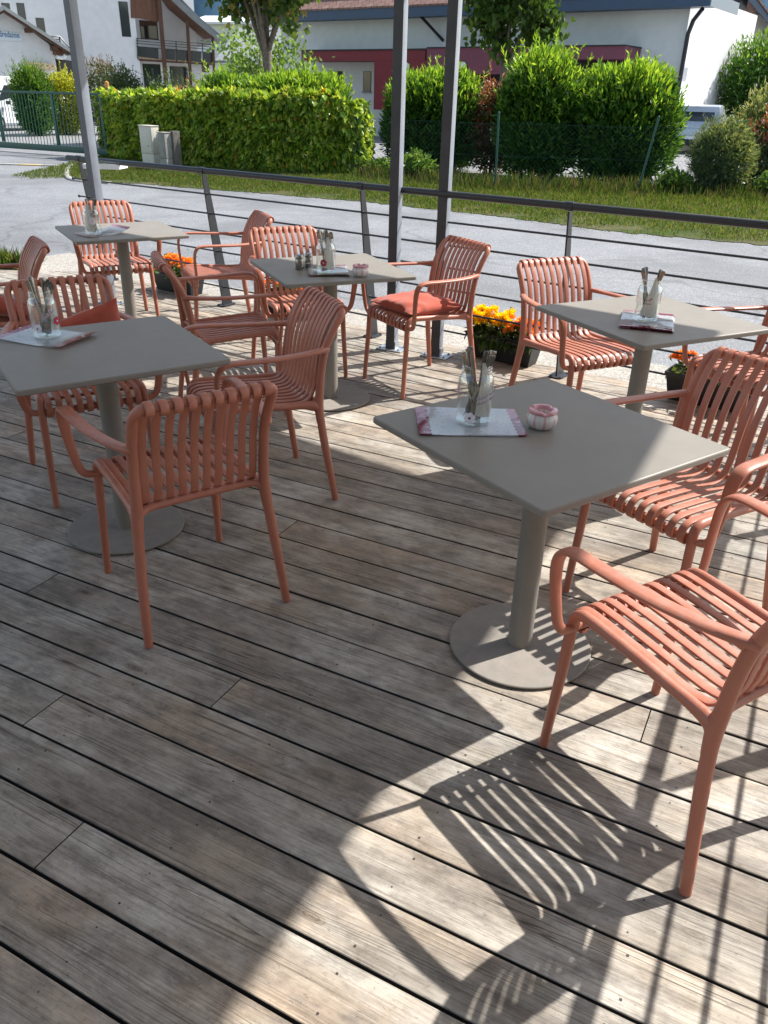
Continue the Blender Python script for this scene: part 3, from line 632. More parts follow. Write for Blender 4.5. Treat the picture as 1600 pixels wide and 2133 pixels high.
def cut_mesh(kind):
    bm=BM()
    if kind=='knife':
        sweep(bm,[(0,0,0),(.0,0,.004),(.002,0,.05),(0,0,.098),(0,0,.106),(0,0,.12),(0,0,.17),(.0,0,.198),(0,0,.203)],[.004,.0065,.0095,.009,.0055,.0068,.0085,.0088,.005],[.0006,.0006,.0007,.0008,.0016,.0022,.0025,.0022,.001],up=(1,0,0),sub=3,seg=10,sq=.8)
    elif kind=='spoon':
        sweep(bm,[(0,.002,0),(0,0,.004),(0,-.004,.02),(0,-.004,.04),(0,0,.056),(0,.002,.064),(0,.004,.09),(0,.003,.13),(0,0,.17),(0,-.002,.19),(0,-.002,.196)],[.004,.009,.0185,.018,.009,.004,.0034,.0045,.0075,.0088,.005],[.0007,.001,.001,.001,.0012,.0017,.0015,.0012,.0011,.0011,.0008],up=(1,0,0),sub=3,seg=12)
    else:
        sweep(bm,[(0,-.001,.042),(0,-.002,.05),(0,0,.062),(0,.003,.072),(0,.004,.10),(0,.002,.14),(0,0,.175),(0,-.001,.194),(0,-.001,.199)],[.0115,.0115,.0075,.0035,.0032,.0045,.0075,.0088,.005],[.0008,.0009,.0012,.0016,.0014,.0012,.0011,.0011,.0008],up=(1,0,0),sub=3,seg=10)
        for i in range(4):
            xx=(-1.5+i)*.0062; sweep(bm,[(xx,.004,0),(xx,.001,.018),(xx,-.001,.044)],[.0009,.0016,.0018],[.0006,.0008,.0008],up=(1,0,0),sub=2,seg=6)
    return bm
CUT={}
def cutlery(kind,label,group,jx,jy,jz,ang,spin,foot=.026,top=.033,headup=False,L=.2,lift=.009):
    if kind not in CUT:
        o=obj(kind,cut_mesh(kind),MT['steel'],angle=60); CUT[kind]=o
    else: o=CUT[kind].copy(); COL.objects.link(o)
    tag(o,label,kind,group)
    fa=random.uniform(0,6.28); a=Vector((math.cos(fa)*.012-math.cos(ang)*foot*.35,math.sin(fa)*.012-math.sin(ang)*foot*.35,lift)); b=Vector((math.cos(ang)*top,math.sin(ang)*top,.163))
    d=(b-a).normalized(); side=Vector((math.cos(spin),math.sin(spin),0)); side=(side-d*d.dot(side)).normalized(); w_=d.cross(side)
    Mx=Matrix((( side.x,w_.x,d.x,0),(side.y,w_.y,d.y,0),(side.z,w_.z,d.z,0),(0,0,0,1)))
    if headup: Mx=Mx@Matrix.Translation((0,0,L))@Matrix.Rotation(math.pi,4,'X')
    o.matrix_world=Matrix.Translation(a+Vector((jx,jy,jz)))@Mx
def napkin(label,jx,jy,jz,phi,print_,lean=0.):
    """folded paper napkin standing in the jar as a flattened cone"""
    t=empty('paper_napkin',(jx,jy,jz),0,label,'napkin')
    bm=BM(); rows=[]
    for i in range(9):
        v=i/8; z=.035+.145*v; half=.9*(1-v)+.16*v; rr=.0455 if z<.13 else .0455-(z-.13)*.30
        rr*=.985
        rows.append([bm.verts.new(((rr-.002*math.sin(k*1.9+i*.4)*(1))*math.cos(phi+lean*v+(k/8*2-1)*half),(rr-.002*math.sin(k*1.9+i*.4))*math.sin(phi+lean*v+(k/8*2-1)*half),z-.02*(1-v)*(k/8))) for k in range(9)])
    for a,b in zip(rows,rows[1:]):
        for k in range(8): bm.faces.new((a[k],a[k+1],b[k+1],b[k]))
    fs=bm.faces[:]; bmesh.ops.solidify(bm,geom=fs,thickness=.0016)
    obj('folded_sheet',bm,MT['paper'],t,angle=60); return t
def menu(label,x,y,z,rz,curl=0.0,thick=1,lift=0.0):
    t=empty('menu_sheet',(x,y,z),rz,label,'menu','menus lying on the tables')
    for s in range(thick):
        bm=BM(); NX,NY=24,10; vs=[]
        for i in range(NX+1):
            for j in range(NY+1):
                u=i/NX*2-1; v=j/NY*2-1
                zz=.0008+s*.0022+lift*max(0,u)**2+curl*(max(0,-u-.3))**2+.0013*(1+math.sin(u*3+v*2+s))+.001*(1+math.sin(5*u-v))
                vs.append(bm.verts.new((u*.1485+s*.0015,v*.105+s*.002,zz)))
        for i in range(NX):
            for j in range(NY): a=i*(NY+1)+j; bm.faces.new((vs[a],vs[a+NY+1],vs[a+NY+2],vs[a+1]))
        bmesh.ops.solidify(bm,geom=bm.faces[:],thickness=.0006)
        obj('sheet',bm,MT['menu'],t,angle=60)
    return t
def ashtray(label,x,y,z,rz):
    t=empty('ceramic_ashtray',(x,y,z),rz,label,'ashtray','pink and white ceramic ashtrays')
    bm=BM(); lathe(bm,[(0,0),(.026,0),(.031,.002),(.041,.014),(.0445,.026),(.043,.037),(.0385,.0445),(.038,.0465)],40); obj('bowl',bm,MT['ash'],t)
    bm=BM(); prof=[(.038,.0465),(.0405,.0475),(.042,.051),(.0405,.0555),(.036,.0575),(.029,.0565),(.025,.052),(.0235,.044),(.022,.03),(0,.026)]
    rings=[]; seg=48
    for r,zz in prof:
        ring=[]
        for k in range(seg):
            a=6.2832*k/seg; n_=0
            for q in (-1.9,.2,2.3):
                d=abs((a-q+math.pi)%(2*math.pi)-math.pi); n_=max(n_,math.exp(-(d/.16)**2))
            ring.append(bm.verts.new((r*math.cos(a),r*math.sin(a),zz-(.007*n_ if zz>.05 else 0))))
        rings.append(ring)
    for a,b in zip(rings,rings[1:]):
        for k in range(seg): bm.faces.new((a[k],a[(k+1)%seg],b[(k+1)%seg],b[k]))
    obj('rim',bm,MT['ash'],t); return t
TZ=.7402
def facing(x,y): return math.atan2(-y,-x)
# menus first (their top is ~6 mm above the table)
menu('menu sheet with pink ends under the jar on the nearest table',.236,2.142,TZ,R(2),.0,2)
menu('curled white menu sheet under the jar on the shaded left table',-1.265,2.905,TZ,R(160),.02,1,.012)
menu('menu sheet between the shakers and the ashtray on the middle table',-.325,4.295,TZ,R(97),.01,2)
menu('bent white menu sheet on the farthest table',-1.855,5.333,TZ,R(47),.0,1,.035)
menu('thick folded menu under the napkin jar on the right hand table',1.095,3.36,TZ,R(72),.0,5)
JZ=TZ+.008
J=[(.248,2.135,JZ-.0015),(-1.264,2.905,JZ-.002),(-.33,4.215,JZ-.0015),(-1.885,5.268,JZ-.002),(1.075,3.345,TZ+.0135)]
jl=['jar on the nearest table with a white flower sticker and purple lettering','jar on the shaded left table, with spoon bowls sticking out','jar with a red flower napkin beside the two shakers','jar on the farthest table with a round tag on a string','jar holding a big white napkin on the right hand table']
jo=[jar(jl[i],*J[i],facing(J[i][0],J[i][1])) for i in range(5)]
ph=[facing(j[0],j[1]) for j in J]
flower_sticker(jo[0],ph[0]-.22,.028,1.05,MT['stick_w'],MT['stick_d']); outline_text(jo[0],'Good Food',ph[0]+.72,.088,.0135,.22); outline_text(jo[0],'Good Mood',ph[0]+.78,.074,.0135,.22)
flower_sticker(jo[0],ph[0]-1.45,.10,.9,MT['stick_p'],MT['stick_w'])
flower_sticker(jo[1],ph[1]-.62,.040,1.0,MT['stick_w'],MT['stick_d']); flower_sticker(jo[1],ph[1]+.95,.062,1.0,MT['stick_r'],MT['stick_w']); outline_text(jo[1],'Le Bri',ph[1]+.38,.088,.021,.45)
bm=BM(); disc_mesh(bm,0,0,.021,0,.0006,28); o=obj('paper_tag',bm,MT['stick_w'],jo[3],smooth=False); wrap(o.data,.0525,ph[3]+.05,.085)
bm=BM(); disc_mesh(bm,.004,.008,.003,0,.0003,8); box(bm,(-.005,-.002,.0002),(.012,.002,.0003)); box(bm,(.002,-.008,.0002),(.02,.0016,.0003)); o=obj('tag_print',bm,MT['stick_p'],jo[3],smooth=False); wrap(o.data,.0533,ph[3]+.05,.085)
bm=BM(); a=ph[3]; tube(bm,[(.0525*math.cos(a),.0525*math.sin(a),.106),(.0515*math.cos(a),.0515*math.sin(a),.128),(.043*math.cos(a),.043*math.sin(a),.152)],.0007,3,6); obj('string',bm,MT['paper'],jo[3])
# napkins
napkin('white napkin wedged against the front of the foremost cutlery jar',J[0][0],J[0][1],J[0][2],ph[0]+.95,None,-.35)
napkin('pale napkin standing in the jar on the shaded left table',J[1][0],J[1][1],J[1][2],ph[1]+1.25,None,-.1)
nk=napkin('white napkin with a red flower print in the middle table jar',J[2][0],J[2][1],J[2][2],ph[2]+.42,None,-.1); flower_sticker(nk,ph[2]-.28,.058,1.15,MT['stick_r'],MT['stick_w'],'flower_print',.047)
nk=napkin('large white napkin in the jar on the right hand table',J[4][0],J[4][1],J[4][2],ph[4]+.25,None,.3)
napkin('white napkin in the tagged jar on the farthest table',J[3][0],J[3][1],J[3][2],ph[3]-.6,None,.1)
bm=BM(); box(bm,(-.006,.006,.0003),(.006,.004,.0004),mat=1); box(bm,(.006,.008,.0003),(.011,.009,.0004),mat=0); disc_mesh(bm,.012,.014,.003,0,.0009,8,1); box(bm,(-.008,.0,.0003),(.009,.003,.0004),mat=0)
for q in range(6): box(bm,(-.012+q*.0048,-.008+.001*(q%2),.0003),(.0036,.003,.0004),mat=1)
o=obj('napkin_print',bm,[MT['stick_p'],MT['stick_d']],nk,smooth=False); wrap(o.data,.0466,ph[4]-.02,.085)
# cutlery
spec=[ # jar, kind, angle, spin, headup
 (0,'knife',2.6,.2,0),(0,'knife',3.0,.5,0),(0,'spoon',3.4,.1,0),(0,'fork',.5,.3,0),(0,'fork',.2,.9,0),(0,'knife',-.3,.4,0),(0,'fork',-2.6,.3,0),(0,'spoon',2.2,.4,0),(0,'knife',1.0,.1,0),(0,'fork',2.8,.8,0),
 (1,'spoon',2.9,.2,1),(1,'spoon',3.5,-.2,1),(1,'fork',2.2,.3,0),(1,'spoon',.3,.1,0),(1,'knife',.9,.2,0),
 (2,'knife',.4,.3,0),(2,'spoon',2.4,.2,1),(2,'spoon',1.6,.5,1),(2,'fork',.0,.2,0),(2,'spoon',.7,.0,1),
 (3,'knife',2.7,.3,0),(3,'knife',3.1,.1,0),(3,'fork',2.3,.3,0),(3,'spoon',1.2,.2,0),
 (4,'fork',2.8,.3,0),(4,'fork',3.1,.1,0),(4,'knife',.3,.4,0),(4,'knife',.6,.2,0),(4,'spoon',.0,.1,0),(4,'fork',2.4,.5,0)]
nm=['the jar on the nearest table','the jar on the shaded left table','the jar beside the shakers','the tagged jar on the farthest table','the napkin jar on the right hand table']
hd={('spoon',1):'steel spoon standing bowl up in ',('spoon',0):'steel spoon standing handle up in ',('fork',0):'steel fork standing tines down in ',('knife',0):'steel knife standing handle up in '}
for (ji,k,a,sp,hu) in spec:
    x,y,z=J[ji]; b=ph[ji]+1.571
    cutlery(k,hd[(k,hu)]+nm[ji],'cutlery in '+nm[ji],x,y,z,b+math.pi-a if False else b-a+math.pi,b+sp,random.uniform(.018,.028),random.uniform(.027,.0335),bool(hu),.196,random.uniform(.009,.016))
ashtray('pink rimmed ashtray with white stripes on the nearest table',.440,2.121,TZ,.4)
ashtray('pink rimmed ashtray on the middle table, right of its jar',-.150,4.185,TZ,1.3)
# shakers in their wire stand
def shaker(label,x,y):
    t=empty('steel_shaker',(x,y,TZ+.003),0,label,'shaker','steel shakers on the middle table')
    bm=BM(); lathe(bm,[(0,0),(.0215,0),(.0222,.002),(.0222,.05),(.021,.0525),(0,.0525)],28); obj('body',bm,MT['steel'],t)
    bm=BM(); lathe(bm,[(0,.0525),(.0218,.0525),(.0222,.0545),(.0222,.067),(.020,.071),(.012,.0735),(0,.074)],28); obj('cap',bm,MT['steel'],t)
s1=gp(623,560,TZ); s2=gp(642,554,TZ); s1=Vector((-.478,4.32,0)); s2=Vector((-.435,4.375,0))
shaker('steel shaker on the left of the pair in the wire stand',s1.x,s1.y); shaker('steel shaker on the right of the pair in the wire stand',s2.x,s2.y)
mid=(s1+s2)/2; dd=(s2-s1).normalized(); pp=Vector((-dd.y,dd.x,0))
bm=BM(); loop=[]
for k in range(25):
    a=6.2832*k/24; off=dd*((s2-s1).length/2*(1 if math.cos(a)>0 else -1)); q=mid+off+dd*.0245*math.cos(a)+pp*.0245*math.sin(a); loop.append((q.x,q.y,TZ+.03))
tube(bm,loop,.001,1,6)
tube(bm,[(p[0],p[1],TZ+.002) for p in loop],.001,1,6)
tube(bm,[(mid.x+pp.x*.024,mid.y+pp.y*.024,TZ+.03),(mid.x+pp.x*.024,mid.y+pp.y*.024,TZ+.085),(mid.x+pp.x*.015,mid.y+pp.y*.015,TZ+.10),(mid.x,mid.y,TZ+.106),(mid.x-pp.x*.015,mid.y-pp.y*.015,TZ+.10),(mid.x-pp.x*.02,mid.y-pp.y*.02,TZ+.085),(mid.x-pp.x*.024,mid.y-pp.y*.024,TZ+.03)],.0011,3,6)
tag(obj('wire_stand',bm,MT['steel']),'small wire stand with a loop handle round the two steel shakers','shaker stand')
# ---------------------------------------------------------------- railings and posts
def railing(label,B0,D,Nin,posts,t0,t1,ball=True):
    """B0 base point, D direction, Nin horizontal direction of the lean"""
    root=empty('railing',(B0.x,B0.y,0),0,label,'railing','dark railings round the terrace'); m=MT['rail']; HT=1.034; LEAN=.155
    def P(t,z): q=D*t+Nin*(LEAN*z/HT); return Vector((q.x,q.y,z))
    bm=BM(); tube(bm,[P(t0,HT),P(t1,HT)],.0212,1,16); obj('handrail',bm,m,root)
    for k in range(6):
        z=HT-.166-k*.1435
        bm=BM(); tube(bm,[P(t0+.02*k,z),P(t1,z)],.0068,1,8)
        if ball: bmesh.ops.create_icosphere(bm,subdivisions=2,radius=.0125,matrix=Matrix.Translation(P(t0+.02*k,z)))
        obj('rail_rod',bm,m,root)
    for t in posts:
        bm=BM()
        # tapered flat blade, wide at the foot, set across the rail
        prev=None
        for z,wd in ((.008,.052),(.35,.046),(.7,.036),(HT-.03,.022)):
            c=P(t,z); r=[]
            for a,b in ((-1,-1),(1,-1),(1,1),(-1,1)):
                q=c-Vector((Nin.x,Nin.y,0))*(.012-wd*a)+Vector((D.x,D.y,0))*(.005*b); r.append(bm.verts.new(q))
            if prev:
                for i in range(4): bm.faces.new((prev[i],prev[(i+1)%4],r[(i+1)%4],r[i]))
            else: bm.faces.new(r[::-1])
            prev=r
        bm.faces.new(prev)
        c=P(t,HT); tube(bm,[c-Vector((D.x,D.y,0))*.024,c+Vector((D.x,D.y,0))*.024],.026,1,16)
        for k in range(6):
            c=P(t,HT-.166-k*.1435); bmesh.ops.create_icosphere(bm,subdivisions=1,radius=.0115,matrix=Matrix.Translation(c))
        o=obj('post',bm,m,root)
        bm=BM(); c=P(t,0)
        n=20; pts=[]
        for k in range(n):
            a=6.2832*k/n; ca,sa=math.cos(a),math.sin(a)
            u=math.copysign(abs(ca)**.45,ca)*.048; v=math.copysign(abs(sa)**.45,sa)*.075
            q=Vector((D.x,D.y,0))*u+Vector((Nin.x,Nin.y,0))*v; pts.append((c.x+q.x,c.y+q.y,.001))
        prism(bm,pts,(0,0,.008)); 
        for u,v in ((.03,.055),(-.03,.055),(.03,-.055),(-.03,-.055)):
            q=c+Vector((D.x,D.y,0))*u+Vector((Nin.x,Nin.y,0))*v; lathe(bm,[(.007,.009),(.007,.014),(0,.0145)],8,loc=(q.x,q.y,0))
        obj('foot_plate',bm,m,o,smooth=False)
    return root
railing('dark steel railing with six thin rods along the road side of the terrace',RB,RD,-RN,[-2.99,-1.495,0,1.475,2.97],-3.14,3.35)
Dn=BN; dbase=BD*.652
railing('second dark railing closing the right end of the terrace, out of the photo',dbase,Dn,-BD,[-.6,.9,2.4,3.9,5.4],-1.2,5.0)
def steel_post(label,c,s,h,ang,face='postd'):
    t=empty('steel_post',(c.x,c.y,0),ang,label,'post','grey square steel posts')
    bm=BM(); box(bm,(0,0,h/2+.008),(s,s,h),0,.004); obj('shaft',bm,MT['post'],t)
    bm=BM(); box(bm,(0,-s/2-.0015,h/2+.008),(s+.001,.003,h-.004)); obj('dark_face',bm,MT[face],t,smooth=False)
    bm=BM(); box(bm,(0,0,.0055),(.19,.13,.009),0,.003)
    for x in (-.07,.07):
        for y in (-.045,.045): lathe(bm,[(.009,.0095),(.009,.016),(.005,.0165),(.005,.022),(0,.022)],6,loc=(x,y,0))
    obj('foot_plate',bm,MT['zinc'],t,smooth=False)
    bm=BM()
    for sx in (-1,1): box(bm,(sx*(s/2+.0035),0,.035),(.006,s*.9,.05),0,.001)
    obj('bracket',bm,MT['zinc'],t,smooth=False)
    return t
PA=R(-26.9)
PH=3.38
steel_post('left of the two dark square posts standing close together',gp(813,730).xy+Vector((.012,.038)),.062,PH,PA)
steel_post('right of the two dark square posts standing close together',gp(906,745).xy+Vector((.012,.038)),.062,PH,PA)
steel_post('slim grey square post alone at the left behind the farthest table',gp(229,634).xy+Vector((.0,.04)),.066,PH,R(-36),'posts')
# white bracket shelf on the railing beside the left post
c=RB+RD*(-2.62)-RN*.17
bm=BM(); box(bm,(0,0,.0),(.30,.20,.006),0,.002); box(bm,(0,-.098,.016),(.30,.006,.034),0,.001); box(bm,(-.148,0,.016),(.006,.19,.034),0,.001); box(bm,(.148,0,.016),(.006,.19,.034),0,.001)
o=obj('drinks_shelf',bm,MT['whitep'],smooth=False); tag(o,'small white metal shelf fixed to the railing by the slim grey post','shelf'); o.location=(c.x,c.y,.985); o.rotation_euler=(0,0,math.atan2(RD.y,RD.x)+.5)
# awning over the terrace (throws the big shade)
OFF=-DV*PH
def up(p,z=PH): q=Vector(p)-DV*z; return Vector((q.x,q.y,z))
root=empty('shade_awning',(0,0,0),0,'beige canvas awning high over the terrace, above the photo, shading the deck','awning')
cor=[(.74,2.94),(-3.98,6.2),(-6.6,1.2),(-1.32,-1.13)]
bm=BM(); prism(bm,[up(p)+Vector((0,0,.03)) for p in cor],(0,0,.004)); obj('canvas',bm,MT['canvas'],root,smooth=False)
bm=BM()
for i in range(4): tube(bm,[up(cor[i]),up(cor[(i+1)%4])],.02,1,8)
for k in (.3,.6): tube(bm,[up(Vector(cor[0]).lerp(Vector(cor[1]),k)),up(Vector(cor[3]).lerp(Vector(cor[2]),k))],.02,1,8)
obj('frame',bm,MT['rail'],root)
bm=BM()
for p in ((.028,5.43),(.33,5.28),(-2.29,6.6)):
    q=up(Vector(cor[0]).lerp(Vector(cor[1]),.5 if p[0]<0 else .35)); tube(bm,[(p[0],p[1],PH),(q.x,q.y,PH)],.02,1,8)
obj('tie_bar',bm,MT['rail'],root)
fc=empty('bounce_facade',(0,-3.2,0),R(8),'pale unseen facade added behind the viewer to bounce warm light','building')  # unseen wall added as a warm bounce fill for the shaded terrace
bm=BM(); box(bm,(-1,-.2,1.6),(16,.4,3.6)); obj('wall',bm,plain('cream_render',(.74,.68,.60),.9,.05,3),fc,smooth=False)
bm=BM(); box(bm,(-1,.5,3.5),(16,2.0,.16)); obj('eave',bm,MT['wood'],fc,smooth=False)
for xx in (-5,-2,1.5,4.5):
    bm=BM(); box(bm,(xx,.02,1.25),(1.5,.08,2.1)); wf=obj('window',bm,MT['dark'],fc,smooth=False); bm=BM(); box(bm,(xx,.065,1.25),(1.34,.012,1.94)); obj('pane',bm,MT['win'],wf,smooth=False)
# ---------------------------------------------------------------- planters
def planter(label,c,rz):
    t=empty('planter_box',(c.x,c.y,.002),rz,label,'planter','black plastic planter boxes along the railing')
    bm=BM(); L=.5
    def ring(l,w,z): return [bm.verts.new((sx*l/2,sy*w/2,z)) for sx,sy in ((-1,-1),(1,-1),(1,1),(-1,1))]
    prof=[(.43,.125,0),(.485,.172,.145),(.50,.188,.146),(.505,.192,.172),(.49,.178,.172),(.475,.162,.150),(.44,.135,.03)]
    rs=[ring(*p) for p in prof]
    for a,b in zip(rs,rs[1:]):
        for i in range(4): bm.faces.new((a[i],a[(i+1)%4],b[(i+1)%4],b[i]))
    bm.faces.new(rs[0][::-1]); bm.faces.new(rs[-1])
    obj('box',bm,MT['planter'],t,smooth=False)
    bm=BM(); v=[bm.verts.new((sx*.238,sy*.082,.15)) for sx,sy in ((-1,-1),(1,-1),(1,1),(-1,1))]; bm.faces.new(v); obj('soil',bm,MT['soil'],t,smooth=False)
    return t
OR=[(.80,.30,.03),(.84,.38,.06),(.74,.22,.02),(.82,.46,.14)]; YE=[(.86,.64,.015),(.90,.72,.03),(.82,.54,.01)]; RE=[(.6,.10,.03),(.7,.2,.04)]
DG=[(.028,.065,.012),(.05,.10,.018),(.02,.045,.012),(.075,.14,.03)]
def marigold(label,c,rz,x0,x1,n,heads,cols,rad,hz,big):
    t=empty('marigold_plant',(c.x,c.y,.15),rz,label,'flowers','marigolds in the planter boxes')
    P=np.stack([RNG.uniform(x0,x1,n),RNG.normal(0,.055,n),np.abs(RNG.normal(0,.05,n))+.0],1)
    D=np.stack([RNG.normal(0,.6,n),P[:,1]*9+RNG.normal(0,.5,n),.55-np.abs(P[:,1])*7+RNG.normal(0,.5,n)],1)
    obj('foliage',leaves_mesh(P,D,np.full(n,.055),np.full(n,.024),palette(n,DG,.25),.15),MT['leaf'],t)
    for h in range(heads):
        hx=x0+(x1-x0)*(h+.5)/heads+random.uniform(-.02,.02); hy=random.uniform(-.085,.07); z=hz+random.uniform(-.035,.045)-abs(hy)*.35
        m=140; dv=RNG.normal(size=(m,3)); dv[:,2]=np.abs(dv[:,2])*.9+.05; dv/=np.linalg.norm(dv,axis=1,keepdims=True)
        r=rad*random.uniform(.8,1.2); rr=RNG.uniform(.25,.8,(m,1))*r
        Pp=dv*rr*np.array([1,1,.55]); 
        tilt=Matrix.Rotation(random.uniform(-.7,.7),3,'X')@Matrix.Rotation(random.uniform(-.5,.5),3,'Y'); T=np.array(tilt)
        o=obj('flower_head',leaves_mesh(Pp@T.T,(dv+RNG.normal(size=(m,3))*.25)@T.T,np.full(m,r*.5),np.full(m,r*.42),palette(m,cols,.15),.2),MT['petal'],t); o.location=(hx,hy,z)
    bm=BM()
    for h in range(heads): 
        hx=x0+(x1-x0)*(h+.5)/heads; tube(bm,[(hx*.9,0,-.01),(hx,random.uniform(-.05,.05),hz)],.0025,1,5)
    obj('stem',bm,MT['stem'],t)
    return t
ra=math.atan2(RD.y,RD.x)
def rail_pt(t,off): return RB+RD*t+RN*off
pl=[(-2.16,.09,'black planter of orange marigolds left of the farthest table, by the railing'),(-.86,.10,'black planter of orange marigolds behind the chair facing the viewer'),(1.03,.085,'black planter of yellow and orange marigolds by the twin posts'),(2.39,.06,'black planter of sparse orange marigolds by the right hand table')]
for i,(t,off,lb) in enumerate(pl):
    c=rail_pt(t,off); planter(lb,c,ra)
    if i==0: marigold('dense orange marigolds left of the farthest planters',c,ra,-.23,.23,260,24,OR,.036,.115,1)
    if i==1: marigold('orange marigolds seen through the slats of the far chair',c,ra,-.23,.23,260,18,OR,.036,.10,1)
    if i==2:
        marigold('bright yellow marigolds by the twin posts',c,ra,-.24,.02,300,19,YE,.044,.12,1); marigold('orange marigolds beside the yellow ones',c,ra,.02,.24,240,15,OR,.039,.10,1)
        n=46; P=np.stack([RNG.uniform(-.2,.24,n),RNG.uniform(-.1,-.06,n),RNG.uniform(-.0,.04,n)],1); D=np.stack([RNG.normal(0,.35,n),RNG.uniform(-.7,-.3,n),RNG.uniform(-1.3,-.3,n)],1)
        k=empty('hanging_leaves',(c.x,c.y,.15),ra,'broad dark leaves hanging over the front of the yellow planter','plant'); obj('foliage',leaves_mesh(P,D,np.full(n,.10),np.full(n,.04),palette(n,DG),.12),MT['leaf'],k)
    if i==3: marigold('sparse orange and red marigolds by the right hand table',c,ra,-.24,.2,110,14,OR+RE,.038,.125,1)
# grass tuft at the deck corner
n=700; c=gp(14,566,GZ); P=np.stack([c.x+np.clip(RNG.normal(0,.11,n),-.25,.25),c.y+.12+RNG.normal(0,.05,n),np.full(n,GZ)],1)
tf=obj('grass_tuft',leaves_mesh(P,RNG.normal(size=(n,3))*.35+np.array([0,0,1.]),RNG.uniform(.1,.24,n),np.full(n,.012),palette(n,GL)),MT['grass']); tag(tf,'small tuft of grass at the far left corner of the deck','grass tuft')
# ---------------------------------------------------------------- hedges, shrubs and trees
YG=[(.21,.325,.03),(.30,.41,.05),(.13,.23,.02),(.40,.46,.09),(.055,.12,.015),(.25,.36,.04),(.15,.26,.03)]
fl=[Vector((-8.05,23.95)),Vector((-5.7,21.45)),Vector((-2.4,19.85)),Vector((-1.12,20.0))]
segL=[(b-a).length for a,b in zip(fl,fl[1:])]; TL=sum(segL)
def hl(s):
    s=s*TL
    for a,b,l in zip(fl,fl[1:],segL):
        if s<=l or b is fl[-1]:
            d=(b-a).normalized(); return a+d*min(s,l),Vector((-d.y,d.x))
        s-=l
root=empty('leafy_hedge',(0,0,0),0,'long clipped hedge of hanging yellow-green leaves along the verge','hedge')
Ps=[];Ds=[]
for i in range(15500):
    s=random.random(); q,nrm=hl(s); top=GZ+1.50+.14*s+.05*math.sin(s*23)+.04*math.sin(s*61)
    k=random.random(); bul=.10*math.sin(s*31)+.08*math.sin(s*17+2)+.07*math.sin(s*53)
    if k<.74: z=random.uniform(GZ+.04,top); dep=abs(random.gauss(0,.11))-.02+bul*.6; d=Vector((-nrm.x*.55,-nrm.y*.55,-.75))
    else: dep=random.uniform(-.02,1.1); z=top-abs(random.gauss(0,.05))+.05*math.sin(dep*9); d=Vector((-nrm.x*.5,-nrm.y*.5,.05 if random.random()<.6 else .7))
    p=q+nrm*dep; Ps.append((p.x,p.y,z)); Ds.append((d.x,d.y,d.z))
for i in range(1700):                       # right hand end, rounded
    a=random.uniform(-1.5,1.5); q,nrm=hl(1.0); rr=.55+abs(random.gauss(0,.06)); c=q+nrm*.55
    dx=Vector((math.cos(a),math.sin(a))); z=random.uniform(GZ+.03,GZ+1.6); rr*=min(1,1.1-max(0,(z-1.1))*1.1)
    Ps.append((c.x+dx.x*rr,c.y+dx.y*rr,z)); Ds.append((dx.x*.5,dx.y*.5,-.7))
Ps=np.array(Ps); Ds=np.array(Ds)+RNG.normal(size=(len(Ps),3))*.33; n=len(Ps)
C=palette(n,YG,.25); kk=RNG.uniform(0,1,n)<.012; C[kk]=palette(int(kk.sum()),[(.40,.24,.04),(.35,.15,.03)])
obj('foliage',leaves_mesh(Ps,Ds,np.full(n,.165),np.full(n,.115),C,.16),MT['leaf'],root)
bm=BM()
for k in range(150):
    q,nrm=hl(random.random()); p=q+nrm*random.uniform(.3,.8); tube(bm,[(p.x,p.y,GZ),(p.x+random.uniform(-.2,.2),p.y+random.uniform(-.2,.2),GZ+.8),(p.x+random.uniform(-.4,.4),p.y+random.uniform(-.3,.3),GZ+1.35)],.012,1,5)
for a,b in zip([0,.2,.4,.6,.8],[.2,.4,.6,.8,1.]):
    (qa,na),(qb,nb)=hl(a),hl(b-.001); prism(bm,[(qa.x+na.x*.5,qa.y+na.y*.5,GZ),(qb.x+nb.x*.5,qb.y+nb.y*.5,GZ),(qb.x+nb.x*.6,qb.y+nb.y*.6,GZ+1.3),(qa.x+na.x*.6,qa.y+na.y*.6,GZ+1.3)],(nb.x*.15,nb.y*.15,0))
obj('branches',bm,MT['stem'],root)
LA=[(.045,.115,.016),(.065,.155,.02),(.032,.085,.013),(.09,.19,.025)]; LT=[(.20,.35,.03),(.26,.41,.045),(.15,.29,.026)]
def pb(px,Y): q=at(px,180,Y); return q.x
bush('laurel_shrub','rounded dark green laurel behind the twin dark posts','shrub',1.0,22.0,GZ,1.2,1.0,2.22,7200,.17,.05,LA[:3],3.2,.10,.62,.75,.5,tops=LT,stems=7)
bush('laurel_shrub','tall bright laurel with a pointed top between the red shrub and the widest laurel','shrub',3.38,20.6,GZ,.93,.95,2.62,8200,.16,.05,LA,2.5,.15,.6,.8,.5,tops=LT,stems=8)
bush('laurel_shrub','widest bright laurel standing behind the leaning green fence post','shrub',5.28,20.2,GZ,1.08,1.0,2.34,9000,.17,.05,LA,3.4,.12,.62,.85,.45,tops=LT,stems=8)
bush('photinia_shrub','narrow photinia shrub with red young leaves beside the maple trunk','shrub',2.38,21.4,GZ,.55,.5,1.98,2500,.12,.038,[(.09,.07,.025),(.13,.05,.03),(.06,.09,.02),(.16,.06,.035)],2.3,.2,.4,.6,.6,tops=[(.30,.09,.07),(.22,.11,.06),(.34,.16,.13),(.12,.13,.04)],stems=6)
bush('laurel_shrub','big dark rounded evergreen behind the silver car','shrub',16.5,37.5,GZ,3.2,2.0,4.35,9500,.22,.06,[(.035,.10,.015),(.05,.13,.02)],2.6,.07,.65,.8,.5,tops=[(.13,.25,.03),(.16,.28,.04)],stems=8)
